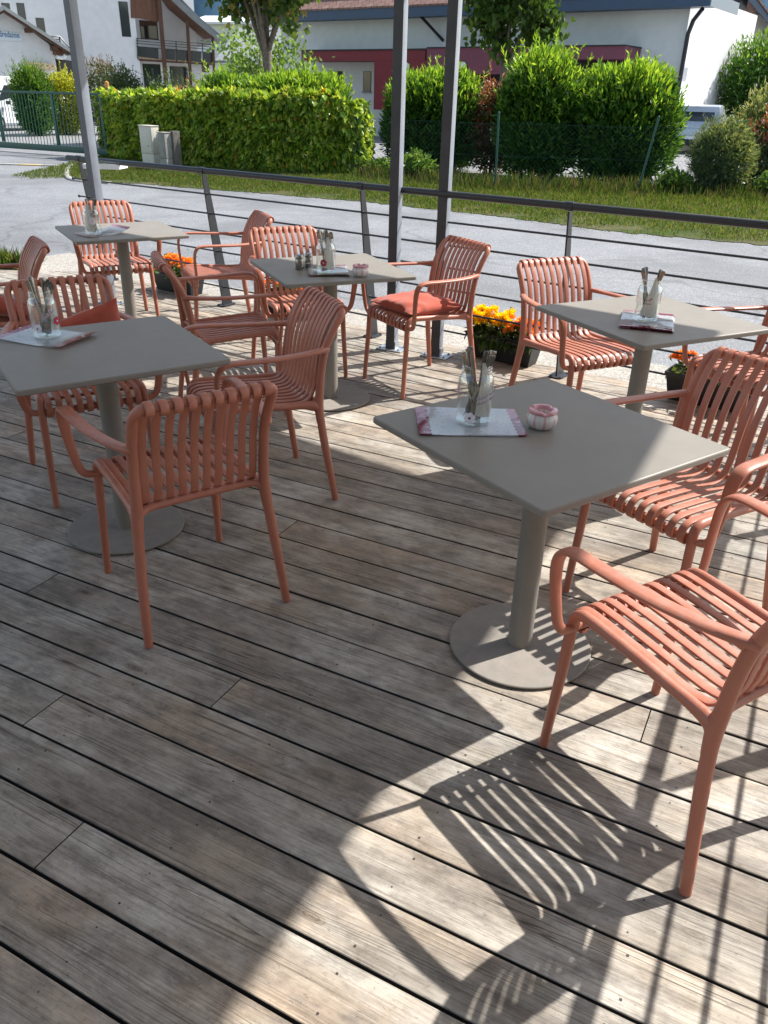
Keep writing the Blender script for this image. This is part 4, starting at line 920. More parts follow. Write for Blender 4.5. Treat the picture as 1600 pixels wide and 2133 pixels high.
bush('willow_shrub','grey green willow shrub with fine leaves in front of the silver car','shrub',6.75,17.9,GZ,.68,.6,1.40,6500,.085,.016,[(.10,.15,.05),(.14,.19,.07),(.075,.12,.04),(.19,.23,.10)],2.2,.16,.35,1.0,.55,stems=9)
bush('oleander_shrub','pale upright oleander at the right edge behind the willow','shrub',8.45,20.4,GZ,.5,.45,1.95,700,.2,.045,[(.13,.18,.06),(.19,.23,.09),(.24,.27,.11)],2.2,.25,.3,1.1,.5,stems=9)
bush('photinia_shrub','reddish shrub at the right edge beside the willow','shrub',8.0,18.6,GZ,.5,.5,1.5,2200,.09,.032,[(.05,.09,.02),(.07,.11,.03),(.09,.06,.03)],2.4,.12,.45,.6,.6,tops=[(.24,.05,.04),(.20,.08,.05)],stems=6)
for (x,y,r,h,lb) in ((5.75,17.55,.32,.42,'low bramble at the foot of the leaning fence post'),(.55,19.3,.4,.55,'low leafy plant at the foot of the twin posts laurel'),(-.05,20.1,.5,.35,'creeping plant on the weed fabric at the hedge end'),(7.9,17.4,.5,.5,'low green weeds right of the willow')):
    bush('low_plant',lb,'plant',x,y,GZ,r,r,h,420,.11,.05,[(.06,.14,.02),(.10,.19,.03),(.13,.22,.05)],2,.2,.3,.5,.8,stems=3)
# behind the clipped hedge
bush('laurel_hedge','bright clipped laurel hedge behind the long hedge, below the red canopy','hedge',-2.8,25.9,GZ,1.55,.9,2.12,7200,.19,.055,LA,4,.08,.65,.85,.5,tops=LT)
bush('laurel_shrub','looser laurel left of the bright hedge, below the maple','shrub',-4.95,26.3,GZ,.8,.8,2.12,3600,.17,.05,LA,2.6,.12,.55,.8,.55,tops=LT)
bush('garden_shrub','grey green garden shrub under the balcony','shrub',-6.95,27.5,GZ,.85,.7,1.95,2600,.09,.04,[(.07,.12,.04),(.10,.16,.06),(.05,.09,.03)],2.2,.2,.45,.6,.8)
bush('garden_shrub','sparse tall shrub under the second balcony post','shrub',-6.0,27.2,GZ,.5,.45,2.0,900,.09,.04,[(.08,.14,.04),(.11,.17,.05)],2.2,.25,.35,.7,.8)
bush('photinia_shrub','low red tipped shrub peeping over the clipped hedge','shrub',-6.05,25.6,GZ,.75,.4,1.72,900,.08,.03,[(.10,.12,.03),(.2,.07,.05)],2.2,.2,.4,.6,.7,tops=[(.42,.12,.08),(.36,.16,.10)])
bush('garden_shrub','dark rounded shrub right of the slim grey post','shrub',-9.05,30.0,GZ,.62,.9,2.3,4200,.085,.036,[(.05,.085,.03),(.07,.11,.045),(.04,.07,.025)],2.3,.16,.5,.7,.8)
bush('garden_shrub','dark shrub with reddish tips behind the slim grey post','shrub',-11.7,36,GZ,.75,.8,2.7,3200,.085,.036,[(.04,.07,.022),(.06,.09,.03)],2.6,.14,.5,.7,.8,tops=[(.14,.10,.05)])
bush('golden_shrub','golden yellow leaved shrub behind the green gate','shrub',-13.15,35.5,GZ,.72,.7,2.2,3200,.12,.06,[(.32,.36,.03),(.40,.42,.05),(.22,.28,.03)],2.8,.1,.55,.3,.7)
bush('cypress_shrub','bushy green evergreen behind the left of the green gate','shrub',-13.75,34,GZ,.72,.8,2.4,5200,.13,.03,[(.05,.13,.018),(.08,.18,.025),(.035,.09,.015)],2.6,.09,.55,.9,.5,tops=[(.12,.22,.03)])
tree('maple_tree','round headed maple standing before the pale house with red canopies',-4.42,31.5,GZ,2.95,.17,(.0,0,5.3),(1.9,1.8,1.6),4300,.27,.24,[(.06,.115,.022),(.085,.15,.03),(.045,.085,.02),(.11,.17,.045)],2.1,.22,.3,8,tops=[(.26,.22,.07),(.20,.12,.05)])
tree('maple_tree','small globe maple right of the twin posts, before the plum canopy',3.02,25.2,GZ,2.55,.115,(.05,0,4.05),(1.22,1.15,1.25),4200,.20,.18,[(.04,.085,.016),(.055,.11,.02),(.03,.065,.014)],2.3,.1,.35,8,tops=[(.10,.17,.03)])
tree('young_tree','light leaved young tree behind the round headed maple',-5.75,37.5,GZ,1.4,.06,(.2,0,3.0),(2.1,1.2,1.2),1400,.2,.15,[(.12,.21,.05),(.16,.26,.07)],2,.3,.2,6)
# ---------------------------------------------------------------- gate and fences
A=gp(-95,307,GZ).xy; B=gp(228,331,GZ).xy; u=(B-A).normalized(); L=(B-A).length; ang=math.atan2(u.y,u.x)
gt=empty('sliding_gate',(A.x,A.y,GZ),ang,'green metal sliding gate with thin upright bars at the left','gate')
Hg=1.55
bm=BM(); box(bm,(L/2,0,.17),(L,.07,.16),0,.006); box(bm,(L/2,0,Hg),(L,.06,.06),0,.006); obj('rail',bm,MT['green'],gt)
for xx in (L-.05,L*.71,L*.36,.05):
    bm=BM(); box(bm,(xx,0,(Hg+.2)/2+.02),(.085,.06,Hg-.28),0,.005); obj('upright',bm,MT['green'],gt)
bm=BM(); nb=int(L/.125)
for i in range(nb): tube(bm,[(.1+i*.125,.0,.24),(.1+i*.125,0,Hg-.03)],.0105,1,6)
obj('bars',bm,MT['green'],gt)
op=gp(214,330,GZ); bm=BM(); box(bm,(0,0,.85),(.10,.10,1.7),0,.01); o=empty('gate_post',(op.x+.25,op.y+.35,GZ),ang,'dark gate post topped with an orange cap at the hedge end','post'); obj('shaft',bm,MT['rail'],o); bm=BM(); lathe(bm,[(.055,1.7),(.06,1.72),(.05,1.84),(0,1.87)],14); obj('cap',bm,MT['orange'],o)
fx=[(-.9,18.5),(2.12,17.65),(4.97,17.4),(7.9,17.1),(10.8,16.8)]
f=empty('wire_fence',(0,0,GZ),0,'sagging green chain link fence along the laurels','fence')
for i,(x,y) in enumerate(fx[1:],1):
    le=[0,-.04,.20,.02,0][i]; bm=BM(); tube(bm,[(x,y,-.05),(x+le,y,1.42)],.024,1,10); bmesh.ops.create_icosphere(bm,subdivisions=1,radius=.028,matrix=Matrix.Translation((x+le,y,1.43))); obj('post',bm,MT['green'],f)
bm=BM()
for (a,b) in zip(fx,fx[1:]):
    a=Vector(a); b=Vector(b); d=b-a; l=d.length; st=.09; hh=1.25; n=int(l/st)
    for i in range(-int(hh/st),n+1):
        for sg in (1,-1):
            s0=i*st; s1=i*st+hh; z0,z1=(0,hh)
            c0=max(0,-s0); c1=max(0,s1-l)
            if s0+c0>=s1-c1: continue
            p0=a+d*((s0+c0)/l); p1=a+d*((s1-c1)/l); za,zb=c0,hh-c1
            if sg<0: za,zb=hh-za,hh-zb
            w_=.0014; q=[bm.verts.new((p0.x,p0.y,za-w_)),bm.verts.new((p1.x,p1.y,zb-w_)),bm.verts.new((p1.x,p1.y,zb+w_)),bm.verts.new((p0.x,p0.y,za+w_))]; bm.faces.new(q)
for z in (.06,.65,1.26): 
    for a,b in zip(fx,fx[1:]): tube(bm,[(*a,z),(*b,z-.03 if z>1 else z)],.0022,1,4)
obj('wire_mesh',bm,MT['green'],f,smooth=False)
# wire fence behind hedge near the house
f=empty('garden_fence',(0,0,GZ),0,'thin green garden fence before the balcony house','fence')
pa=at(250,190,32); pb2=at(400,190,31)
for px in (267,322):
    q=at(px,190,31.5); bm=BM(); tube(bm,[(q.x,q.y,0),(q.x,q.y,2.35)],.03,1,8); obj('post',bm,MT['rail'],f)
bm=BM()
for k in range(30):
    for a in (0,1):
        x0=pa.x+(pb2.x-pa.x)*k/30; 
        z=2.3-.35*math.exp(-((k-16)/6)**2); tube(bm,[(x0,31.6,.2),(x0+(.5 if a else -.5),31.6,z)],.002,1,4)
for k in range(30):
    x0=pa.x+(pb2.x-pa.x)*k/30; x1=pa.x+(pb2.x-pa.x)*(k+1)/30; tube(bm,[(x0,31.6,2.3-.35*math.exp(-((k-16)/6)**2)),(x1,31.6,2.3-.35*math.exp(-((k-15)/6)**2))],.006,1,4)
obj('wire_mesh',bm,MT['green'],f)
# meter cabinets
def cabinet(name,label,px0,px1,py,w,h,dp,m,rz,split):
    q=gp((px0+px1)/2,py,GZ); t=empty(name,(q.x,q.y,GZ),rz,label,'meter box'); 
    bm=BM(); box(bm,(0,dp/2,split/2),(w-.012,dp-.01,split),0,.006); obj('plinth',bm,m,t)
    bm=BM(); box(bm,(0,dp/2,(h+split)/2),(w,dp,h-split-.006),0,.01); obj('body',bm,m,t)
    bm=BM(); box(bm,(0,-.006,(h+split)/2),(w-.05,.014,h-split-.06),0,.004); d=obj('door',bm,m,t); bm=BM(); lathe(bm,[(0,0),(.018,0),(.018,.012),(0,.012)],10); bmesh.ops.rotate(bm,cent=(0,0,0),matrix=Matrix.Rotation(R(90),3,'X'),verts=bm.verts); bmesh.ops.translate(bm,vec=(w*.2,-.012,split+.18),verts=bm.verts); obj('lock',bm,MT['concrete'],d)
    bm=BM(); box(bm,(0,dp/2-.01,h+.006),(w+.02,dp+.03,.018),0,.004); obj('lid',bm,m,t)
cabinet('meter_cabinet','taller cream meter cabinet set before the hedge',287,334,352,.46,.93,.22,MT['boxp'],R(-38),.33)
cabinet('meter_cabinet','shorter grey meter cabinet beside the cream one',331,354,358,.25,.82,.2,MT['concrete'],R(-38),.28)
q=gp(361,358,GZ); bm=BM(); box(bm,(0,.1,.43),(.14,.2,.86),0,.008); o=obj('concrete_block',bm,plain('dark_weathered_concrete',(.13,.12,.105),.95,.3,8,.2)); tag(o,'narrow concrete slab right of the meter cabinets','slab'); o.location=(q.x+.02,q.y+.02,GZ); o.rotation_euler=(0,0,R(-38))
# ---------------------------------------------------------------- buildings
class Wall:
    def __init__(s,pa,ya,pb,yb):
        a=at(pa,150,ya); b=at(pb,150,yb); s.A=Vector((a.x,a.y)); s.D=(Vector((b.x,b.y))-s.A).normalized(); s.L=(Vector((b.x,b.y))-s.A).length; s.N=Vector((s.D.y,-s.D.x))
        if s.N.dot(-s.A)<0: s.N=-s.N
    def uz(s,px,py,off=0.):
        d=ray(px,py); o=s.A+s.N*off; t=(o.dot(s.N))/(d.x*s.N.x+d.y*s.N.y); P=CO+d*t
        return (Vector((P.x,P.y))-o).dot(s.D),P.z
    def P(s,u,z,off=0.): q=s.A+s.D*u+s.N*off; return Vector((q.x,q.y,z))
    def slab(s,bm,uz,o0,o1,mat=0):
        v=s.P(0,0,o1)-s.P(0,0,o0); prism(bm,[s.P(u,z,o0) for u,z in uz],v,mat)
    def rect(s,bm,u0,z0,u1,z1,o0,o1,mat=0): s.slab(bm,[(u0,z0),(u1,z0),(u1,z1),(u0,z1)],o0,o1,mat)
    def prect(s,bm,px0,py0,px1,py1,o0,o1,mat=0,off=None):
        off=o1 if off is None else off
        (u0,z1),(u1,z1b),(u0b,z0),(u1b,z0b)=s.uz(px0,py0,off),s.uz(px1,py0,off),s.uz(px0,py1,off),s.uz(px1,py1,off)
        s.rect(bm,(u0+u0b)/2,(z0+z0b)/2,(u1+u1b)/2,(z1+z1b)/2,o0,o1,mat)
    def part(s,name,m,parent,fn,**k): bm=BM(); fn(bm); return obj(name,bm,m,parent,smooth=False,**k)
def window(W,par,px0,py0,px1,py1,o,frame='dark',sill=True,depth=.10):
    fr=W.part('window',MT[frame],par,lambda b:W.prect(b,px0-.6,py0-.6,px1+.6,py1+.6,o-depth,o+.01,0,o))
    W.part('pane',MT['win'],fr,lambda b:W.prect(b,px0+.5,py0+.5,px1-.5,py1-.5,o+.008,o+.016,0,o))
    if sill: W.part('sill',MT['metalroof'],fr,lambda b:W.prect(b,px0-2.5,py1,px1+1.5,py1+2.2,o-.02,o+.10,0,o))
    return fr
# -- pale house with blue eaves, red and plum canopies
W=Wall(588,44,1416,33)
hr=empty('pale_house',(0,0,0),0,'long pale house with blue eaves, brown tiles and red and plum canopies','house')
zt=W.uz(1000,36,0)[1]
UR=W.uz(1416,150)[0]; UL=W.uz(588,150)[0]
EZ=W.uz(1100,26,.9)[1]; FZ=W.uz(1100,2,.9)[1]
ND=-W.N
W.part('wall',MT['wallb'],hr,lambda b:W.rect(b,UL,GZ,UR,EZ+.55,-.3,0))
W.part('gable_wall',MT['wall'],hr,lambda b:prism(b,[W.P(UR-.3,GZ,-.304),W.P(UR,GZ,-.304),W.P(UR,EZ+.5,-.304),W.P(UR-.3,EZ+.5,-.304)],Vector((ND.x,ND.y,0))*9))
W.part('fascia',MT['fascia'],hr,lambda b:(W.rect(b,UL-.5,EZ,UR+.9,FZ,.86,.90),W.rect(b,UL-.5,EZ+.02,UR+.9,EZ+.05,-.0,.858)))
W.part('gable_fascia',MT['blueg'],hr,lambda b:prism(b,[W.P(UR+.9,EZ,.90),W.P(UR+.9,FZ,.90),W.P(UR+.9,FZ,-2.6),W.P(UR+.9,EZ,-2.6)],Vector((W.D.x,W.D.y,0))*.04))
bm=BM(); hh=4.2; dep=5.2
for k in range(8):
    f0,f1=k/8,(k+1)/8; st=.05
    prism(bm,[W.P(UL-.5,FZ+hh*f0+st,.95-dep*f0),W.P(UR+.95,FZ+hh*f0+st,.95-dep*f0),W.P(UR+.95,FZ+hh*f1,.95-dep*f1-.1),W.P(UL-.5,FZ+hh*f1,.95-dep*f1-.1)],(0,0,-.07))
obj('roof',bm,MT['tile'],hr,smooth=False)
W.part('red_canopy',MT['red'],hr,lambda b:(W.prect(b,628,105,886,127,.004,1.2),W.prect(b,779,126,888,230,.004,1.2)))
W.part('canopy_capping',MT['dark'],hr,lambda b:(W.prect(b,625,102.2,889,105,.0,1.26),W.prect(b,889,95.5,1303,98,.0,1.66)))
W.part('plum_canopy',MT['plum'],hr,lambda b:(W.prect(b,889,98,1301,124,.006,1.6),W.prect(b,889,124,1052,154,.006,1.6)))
W.part('carport_opening',MT['dark'],hr,lambda b:(W.prect(b,893,155,1050,240,.01,.3),W.prect(b,1056,125,1290,240,.01,.3)))  # solid dark slabs painted as the shade inside the carport
def lamp(px,py,o):
    l=empty('oval_wall_lamp',(0,0,0),0,'white oval wall lamp on the '+('red' if px<890 else 'plum')+' canopy','lamp','white oval lamps on the canopies')
    u_,z_=W.uz(px,py,o); c=W.P(u_,z_,o); bm=BM(); bmesh.ops.create_uvsphere(bm,u_segments=20,v_segments=12,radius=1)
    bmesh.ops.scale(bm,vec=(.165,.07,.215),verts=bm.verts); bmesh.ops.rotate(bm,cent=(0,0,0),matrix=Matrix.Rotation(math.atan2(W.D.y,W.D.x),3,'Z'),verts=bm.verts); bmesh.ops.translate(bm,vec=c,verts=bm.verts); obj('globe',bm,MT['lampw'],l)
    bm=BM(); bmesh.ops.create_uvsphere(bm,u_segments=20,v_segments=12,radius=1); bmesh.ops.scale(bm,vec=(.185,.03,.235),verts=bm.verts); bmesh.ops.rotate(bm,cent=(0,0,0),matrix=Matrix.Rotation(math.atan2(W.D.y,W.D.x),3,'Z'),verts=bm.verts); bmesh.ops.translate(bm,vec=c,verts=bm.verts); obj('rim',bm,MT['dark'],l)
lamp(847,142,1.22); lamp(965,141,1.62)
window(W,hr,757,149,773,191,.0,'dark')
W.part('door',MT['dark'],hr,lambda b:W.prect(b,697,148,713,232,-.05,.02))
bm=BM(); u0,z0=W.uz(1477,25,.5); p=[W.P(UR+.6,EZ-.05,.6),W.P(UR+.25,EZ-.35,.25),W.P(UR+.1,EZ-.75,.12),W.P(UR+.08,GZ,.12)]; tube(bm,p,.075,1,10); obj('downpipe',bm,MT['pvc'],hr)
bm=BM(); u_,z_=W.uz(905,48,.0); tube(bm,[W.P(u_+.5,z_-.65,.02),W.P(u_-.3,z_+.25,.7)],.06,1,4); obj('eave_brace',bm,MT['dark'],hr)
# shutters and posts at the right hand end
E1=W.P(UR,0,-2.0)
for k in range(5):
    pass
q=at(1464,40,36); bm=BM(); box(bm,(q.x+.1,q.y+.2,3.2),(.55,.2,2.9)); obj('shutter',bm,MT['dark'],hr,smooth=False)
bm=BM()
for k in range(6): box(bm,(q.x+.1,q.y+.08,2.4+k*.42),(.5,.05,.04))
obj('shutter_slats',bm,MT['metalroof'],hr,smooth=False)
# second house at the right edge
W2=Wall(1520,42,1720,46); h2=empty('dark_gabled_house',(0,0,0),0,'second house with steep dark blue verge at the top right edge','house')
W2.part('wall',MT['wallb'],h2,lambda b:W2.rect(b,W2.uz(1536,60)[0],GZ,20,5.2,-.3,0))
W2.part('corner_post',MT['pvc'],h2,lambda b:W2.prect(b,1527,-80,1542,230,.3,.6))
e=[W2.uz(1552,-8,.8),W2.uz(1600,48,.8),W2.uz(1660,112,.8),W2.uz(1660,90,.8),W2.uz(1600,30,.8),W2.uz(1556,-30,.8)]
W2.part('verge_board',MT['fascia'],h2,lambda b:W2.slab(b,e,.76,.8))
e2=[W2.uz(1556,-30,.8),W2.uz(1600,30,.8),W2.uz(1660,90,.8)]; bm=BM()
for a,b in zip(e2,e2[1:]): prism(bm,[W2.P(a[0],a[1],.84),W2.P(b[0],b[1],.84),W2.P(b[0]+3,b[1]+1,-6),W2.P(a[0]+3,a[1]+1,-6)],(0,0,.08))
obj('roof',bm,MT['tile'],h2,smooth=False)
# -- big white house with balcony
W=Wall(0,44.5,445,49); hb=empty('balcony_house',(0,0,0),0,'tall white rendered house with a wooden balcony and brown eaves','house')
u=lambda px,py,o=0.:W.uz(px,py,o)
uL=u(-70,150)[0]; uM=u(290,120)[0]; uE=u(446,120)[0]
W.part('wall',MT['wall'],hb,lambda b:W.rect(b,uL,GZ,uM,11,-.4,0))
W.part('recess_wall',MT['wall'],hb,lambda b:W.rect(b,uM-.2,GZ,uE-.4,9,-2.4,-2.1))
bm=BM(); s=u(288,122,0.); 
W.part('balcony_slab',MT['woodl'],hb,lambda b:W.slab(b,[u(288,117.5,.05),u(446,129,.05),u(446,133,.05),u(288,122.5,.05)],-2.1,.05))
W.part('balcony_soffit',MT['wood'],hb,lambda b:W.slab(b,[u(288,122.5),u(446,133),u(446,135),u(288,126)],-2.1,-.0))
W.part('ground_wall',MT['wall'],hb,lambda b:W.slab(b,[u(290,125,-.5),u(446,134,-.5),(uE,GZ),(uM-.2,GZ)],-.7,-.5))
for px0,py0,px1,py1 in ((300,134,336,196),(356,139,392,196),(421,134,435,150)): window(W,hb,px0,py0,px1,py1,-.5,'wood',False)
fr=W.part('window',MT['wood'],hb,lambda b:W.prect(b,292,43,329,82,-2.12,-2.08)); W.part('pane',MT['win'],fr,lambda b:(W.prect(b,294,53,307,80,-2.08,-2.07),W.prect(b,310,54,327,80,-2.08,-2.07)))
for (a,b_) in ((286,330),(337,366),(368,392),(396,420),(422,443)):
    ya=79+(a-284)*.083; yb=79+(b_-284)*.083
    W.part('balcony_panel',MT['panel'],hb,lambda b:W.slab(b,[u(a,ya+17,.06),u(b_,yb+17,.06),u(b_,yb+40,.06),u(a,ya+38,.06)],.045,.06))
bm=BM()
for dy in (0,5.2,10.5,17):
    W.slab(bm,[u(284,79+dy,.07),u(443,92.2+dy,.07),u(443,93.4+dy,.07),u(284,80.2+dy,.07)],.03,.07)
for px in (285,366,421,442): W.slab(bm,[u(px,79+(px-284)*.083,.08),u(px+1.6,79+(px-284)*.083,.08),u(px+3.2,123+(px-284)*.07,.08),u(px+1.6,123+(px-284)*.07,.08)],.04,.08)
obj('balcony_rail',bm,MT['dark'],hb,smooth=False)
for (xa,ya,xb,yb,w_) in ((326,-20,343,175,8),(388,44,396,185,5.5),(441,68,446,180,4.5)):
    W.part('wooden_post',MT['wood'],hb,lambda b:W.slab(b,[u(xa,ya,.25),u(xa+w_,ya,.25),u(xb+w_,yb,.25),u(xb,yb,.25)],.1,.25))
W.part('eave_soffit',MT['soffit'],hb,lambda b:prism(b,[W.P(*u(322,-60,.3),.3),W.P(*u(368,10,.3),.3),W.P(*u(448,78,.3),.3),W.P(u(448,78,.3)[0],u(448,78,.3)[1],-2.3),W.P(u(368,10,.3)[0],u(368,10,.3)[1],-2.3),W.P(u(322,-60,.3)[0],u(322,-60,.3)[1],-2.3)],(0,0,.1)))
W.part('wood_cladding',MT['soffit'],hb,lambda b:W.slab(b,[u(270,-30,.02),u(330,-40,.02),u(330,46,.02),u(292,38,.02),u(273,37.5,.02)],-.1,.03))
W.part('barge_board',MT['metalroof'],hb,lambda b:W.slab(b,[u(348,-8,.35),u(366,-8,.35),u(412,36,.35),u(470,84,.35),u(458,88,.35),u(400,40,.35)],.3,.42))
W.part('roof',MT['metalroof'],hb,lambda b:prism(b,[W.P(*u(330,-50,.42),.42),W.P(*u(412,36,.42),.42),W.P(*u(474,88,.42),.42),W.P(u(474,88,.42)[0],u(474,88,.42)[1],-8),W.P(u(412,36,.42)[0],u(412,36,.42)[1],-8),W.P(u(330,-50,.42)[0],u(330,-50,.42)[1],-8)],(0,0,.08)))
for q in ((251,4,269,76),(37,7,52,40),(77,38,93,70),(4,7,20,18)): window(W,hb,*q,.0,'wood',False)
# -- small gabled house with sign, left edge
W=Wall(-60,41,120,43.5); hs=empty('gabled_house',(0,0,0),0,'small white gabled house with a sign, at the far left','house'); u=lambda px,py,o=0.:W.uz(px,py,o)
W.part('wall',MT['wall'],hs,lambda b:W.slab(b,[u(-120,95),u(8,22),u(112,100),(u(118,150)[0],GZ),(u(-125,150)[0],GZ)],-.3,0))
W.part('barge_board',MT['wood'],hs,lambda b:W.slab(b,[u(-120,92,.6),u(9,20,.6),u(152,114,.6),u(152,118,.6),u(9,26,.6),u(-120,98,.6)],.5,.6))
W.part('roof',MT['metalroof'],hs,lambda b:(prism(b,[W.P(*u(9,20,.7),.7),W.P(*u(154,114,.7),.7),W.P(u(154,114,.7)[0],u(154,114,.7)[1],-7),W.P(u(9,20,.7)[0],u(9,20,.7)[1],-7)],(0,0,.16)),prism(b,[W.P(*u(9,20,.7),.7),W.P(*u(-122,90,.7),.7),W.P(u(-122,90,.7)[0],u(-122,90,.7)[1],-7),W.P(u(9,20,.7)[0],u(9,20,.7)[1],-7)],(0,0,.16))))
W.part('purlin',MT['wood'],hs,lambda b:W.prect(b,55,59,65,68,0,.5,0,.3)); W.part('purlin',MT['wood'],hs,lambda b:W.prect(b,109,95,119,105,0,.5,0,.3))
W.part('eave_soffit',MT['soffit'],hs,lambda b:W.slab(b,[u(113,98,.3),u(150,114,.3),u(138,116,.3),u(115,114,.3)],-2,.3))
bm=BM(); tube(bm,[W.P(*u(118,119,.3),.3),W.P(*u(132,120,.3),.3),W.P(*u(137,114,.4),.4)],.09,3,8); obj('downpipe',bm,MT['whitep'],hs)
W.part('garage_opening',MT['dark'],hs,lambda b:W.slab(b,[u(118,122,-.5),u(160,128,-.5),(u(160,160,-.5)[0],GZ),(u(120,160,-.5)[0],GZ)],-.7,-.5))  # dark slab painted as the shade inside the garage
bm=BM(); tube(bm,[W.P(*u(103,76,.2),.2),W.P(*u(124,76,.2),.2),W.P(*u(152,108,.2),.2)],.03,1,6); tube(bm,[W.P(*u(124,76,.2),.2),W.P(*u(125,92,.2),.2)],.03,1,6); tube(bm,[W.P(*u(108,82,.2),.2),W.P(*u(124,82,.2),.2)],.02,1,6); obj('roof_handrail',bm,MT['rail'],hs)
sg=empty('wall_sign',(0,0,0),0,'pale sign board with blue letters on the small gabled house','sign')
W.part('board',MT['sign'],sg,lambda b:W.slab(b,[u(-90,57),u(43.5,70),u(46,86),u(-88,81)],.02,.06))
me=text_mesh('Sources de Bredanne',.27,0,.01,'RIGHT',.004); ua=u(41.5,79.2,.07); ub=u(-60,71.5,.07); sl_=Vector((ua[0]-ub[0],ua[1]-ub[1])).normalized()
for v in me.vertices:
    x,y,z=v.co; x*=.86; uu=ua[0]+x*sl_.x; zz=ua[1]+x*sl_.y+y*1.25; v.co=W.P(uu,zz,.066+z*.3)
obj('lettering',me,MT['signt'],sg)
mr=empty('mailbox_row',(0,0,0),0,'row of five cream mailboxes on the gabled house wall','mailboxes')
for k in range(5):
    x0=58+k*11.2; y0=129+k*.9
    mb=W.part('mailbox',MT['mail'],mr,lambda b:W.prect(b,x0,y0,x0+10.4,y0+13,.02,.35)); W.part('slot',MT['dark'],mb,lambda b:W.prect(b,x0+5.5,y0+4.5,x0+8.5,y0+6.3,.34,.36))
# -- low outbuilding behind the maple
W=Wall(440,52,600,52); ho=empty('outbuilding',(0,0,0),0,'low white outbuilding with a metal roof behind the maple','building'); u=lambda px,py,o=0.:W.uz(px,py,o)
W.part('wall',MT['wall'],ho,lambda b:W.slab(b,[u(452,133),u(600,133),(u(600,160)[0],GZ),(u(452,160)[0],GZ)],-.3,0))
W.part('roof',MT['metalroof'],ho,lambda b:prism(b,[W.P(*u(448,131,.5),.5),W.P(*u(604,131,.5),.5),W.P(u(604,131,.5)[0],u(604,131,.5)[1]+2.0,-6),W.P(u(460,131,.5)[0],u(460,131,.5)[1]+2.0,-6)],(0,0,.12)))
W.part('garage_door',MT['wood'],ho,lambda b:W.prect(b,551,139,580,180,-.02,.04)); window(W,ho,483,139,491,152,.0,'dark',False)
W=Wall(360,95,620,95); hf=empty('far_house',(0,0,0),0,'far white building with pale corrugated roof between the big houses','building'); u=lambda px,py,o=0.:W.uz(px,py,o)
W.part('wall',MT['wall'],hf,lambda b:W.rect(b,u(395,80)[0],GZ,u(600,80)[0],u(450,48)[1],-.3,0))
W.part('roof',MT['whitep'],hf,lambda b:prism(b,[W.P(*u(390,50,.5),.5),W.P(*u(606,50,.5),.5),W.P(u(600,50,.5)[0],u(600,22,.5)[1],-8),W.P(u(392,50,.5)[0],u(392,22,.5)[1],-8)],(0,0,.2)))
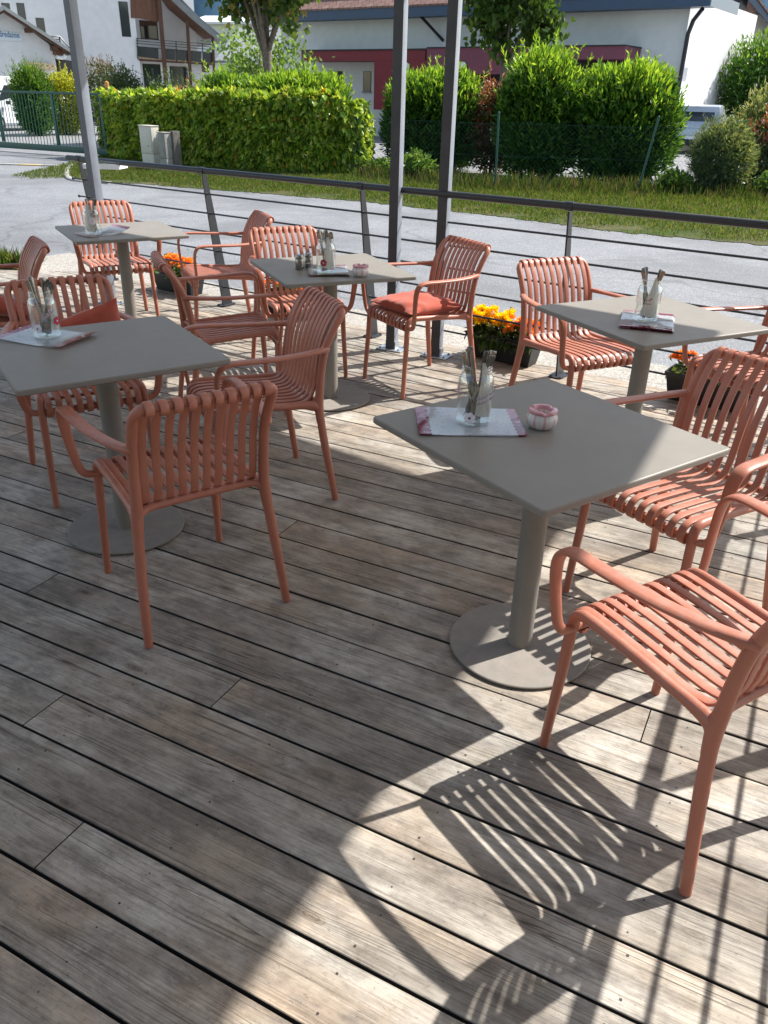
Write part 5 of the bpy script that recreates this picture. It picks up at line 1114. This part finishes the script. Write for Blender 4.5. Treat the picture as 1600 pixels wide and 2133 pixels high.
# ---------------------------------------------------------------- vehicles
def vehicle(name,label,cat,loc,rz,paint,L,Wd,H,van=False):
    t=empty(name,loc,rz,label,cat); hw=Wd/2; f=L/2
    if van: prof=[(-f,.32),(-f,1.0),(-f+.04,H*.9),(-f+.15,H),(f-1.7,H),(f-1.15,H*.93),(f-.55,1.15),(f-.08,.95),(f,.7),(f,.32)]
    else: prof=[(-f,.34),(-f-.02,.75),(-f+.06,1.02),(-f+.42,H-.06),(-f+.75,H),(f-2.25,H-.02),(f-1.85,H-.1),(f-1.15,1.05),(f-.12,.9),(f,.7),(f,.34)]
    bm=BM(); cols=[]
    for sx,k in ((-1,1),(-.86,1),(.86,1),(1,1)):
        col=[]
        for (y,z) in prof:
            inn=.80 if z>1.1 else (.97 if z>.5 else .95); edge=abs(sx)>.9
            col.append(bm.verts.new((hw*(inn if edge else inn*.93)*math.copysign(1,sx),y*(1 if edge else 1.0),z+(0 if edge else .03*(1 if z>.9 else 0)))))
        cols.append(col)
    n=len(prof)
    for a,b in zip(cols,cols[1:]):
        for i in range(n): bm.faces.new((a[i],a[(i+1)%n],b[(i+1)%n],b[i]))
    bm.faces.new(cols[0]); bm.faces.new(cols[-1][::-1]); obj('body',bm,paint,t,angle=32)
    z0=1.12 if not van else 1.2; 
    bm=BM(); # rear window
    if not van:
        prism(bm,[(-hw*.70,-f+.10,1.10),(hw*.70,-f+.10,1.10),(hw*.62,-f+.37,H-.16),(-hw*.62,-f+.37,H-.16)],(0,-.025,.01)); obj('rear_window',bm,MT['win'],t,smooth=False)
    bm=BM(); prism(bm,[(-hw*.72,f-1.12 if not van else f-.62,1.10 if not van else 1.2),(hw*.72,f-1.12 if not van else f-.62,1.10 if not van else 1.2),(hw*.62,f-1.78 if not van else f-1.1,H-.16),(-hw*.62,f-1.78 if not van else f-1.1,H-.16)],(0,.03,.012)); obj('windscreen',bm,MT['win'],t,smooth=False)
    for s in (-1,1):
        bm=BM()
        if van: prism(bm,[(s*hw*.815,f-1.2,1.15),(s*hw*.815,f-2.0,1.15),(s*hw*.80,f-2.0,H-.3),(s*hw*.80,f-1.6,H-.3)],(s*.02,0,0))
        else: prism(bm,[(s*hw*.885,-f+.55,1.13),(s*hw*.885,f-1.5,1.10),(s*hw*.80,f-2.0,H-.14),(s*hw*.80,-f+.85,H-.14)],(s*.02,0,0))
        obj('side_window',bm,MT['win'],t,smooth=False)
        for y in (-f+.85,f-.9):
            bm=BM(); lathe(bm,[(0,-.11),(.3,-.11),(.335,-.08),(.335,.08),(.3,.11),(0,.11)],24); bmesh.ops.rotate(bm,cent=(0,0,0),matrix=Matrix.Rotation(R(90),3,'Y'),verts=bm.verts); bmesh.ops.translate(bm,vec=(s*(hw-.1),y,.335),verts=bm.verts); wh=obj('wheel',bm,MT['tyre'],t)
            bm=BM(); lathe(bm,[(0,-.115),(.2,-.115),(.215,-.105),(.215,.105),(.2,.115),(0,.115)],20); bmesh.ops.rotate(bm,cent=(0,0,0),matrix=Matrix.Rotation(R(90),3,'Y'),verts=bm.verts); bmesh.ops.translate(bm,vec=(s*(hw-.1),y,.335),verts=bm.verts); obj('rim',bm,MT['metalroof'],wh)
        bm=BM(); box(bm,(s*hw*.78,-f+.03,.93),(.42,.12,.16),0,.03); obj('tail_light',bm,MT['tail'],t)
        bm=BM(); box(bm,(s*hw*.72,f-.06,.78),(.4,.16,.16),0,.04); obj('headlight',bm,MT['whitep'],t)
        bm=BM(); box(bm,(s*(hw+.08),f-1.45,1.08),(.2,.12,.14),0,.04); obj('wing_mirror',bm,MT['dark'],t)
    bm=BM(); box(bm,(0,-f-.03,.55),(.52,.02,.11),0,.004); obj('number_plate',bm,MT['whitep'],t)
    bm=BM(); box(bm,(0,-f-.0,.4),(Wd*.9,.14,.22),0,.05); obj('bumper',bm,MT['dark'],t); bm=BM(); box(bm,(0,f,.4),(Wd*.9,.14,.22),0,.05); obj('bumper',bm,MT['dark'],t)
    return t
q=gp(1458,322,GZ); vehicle('parked_car','silver estate car parked behind the willow shrub','car',(q.x+.5,q.y+2.0,GZ),R(-24),MT['carp'],4.4,1.85,1.62)
q=at(44,180,38.2); vehicle('parked_van','white van parked before the gabled house, mostly behind shrubs','van',(q.x-.5,q.y,GZ),R(150),MT['vanp'],4.9,2.0,2.02,True)
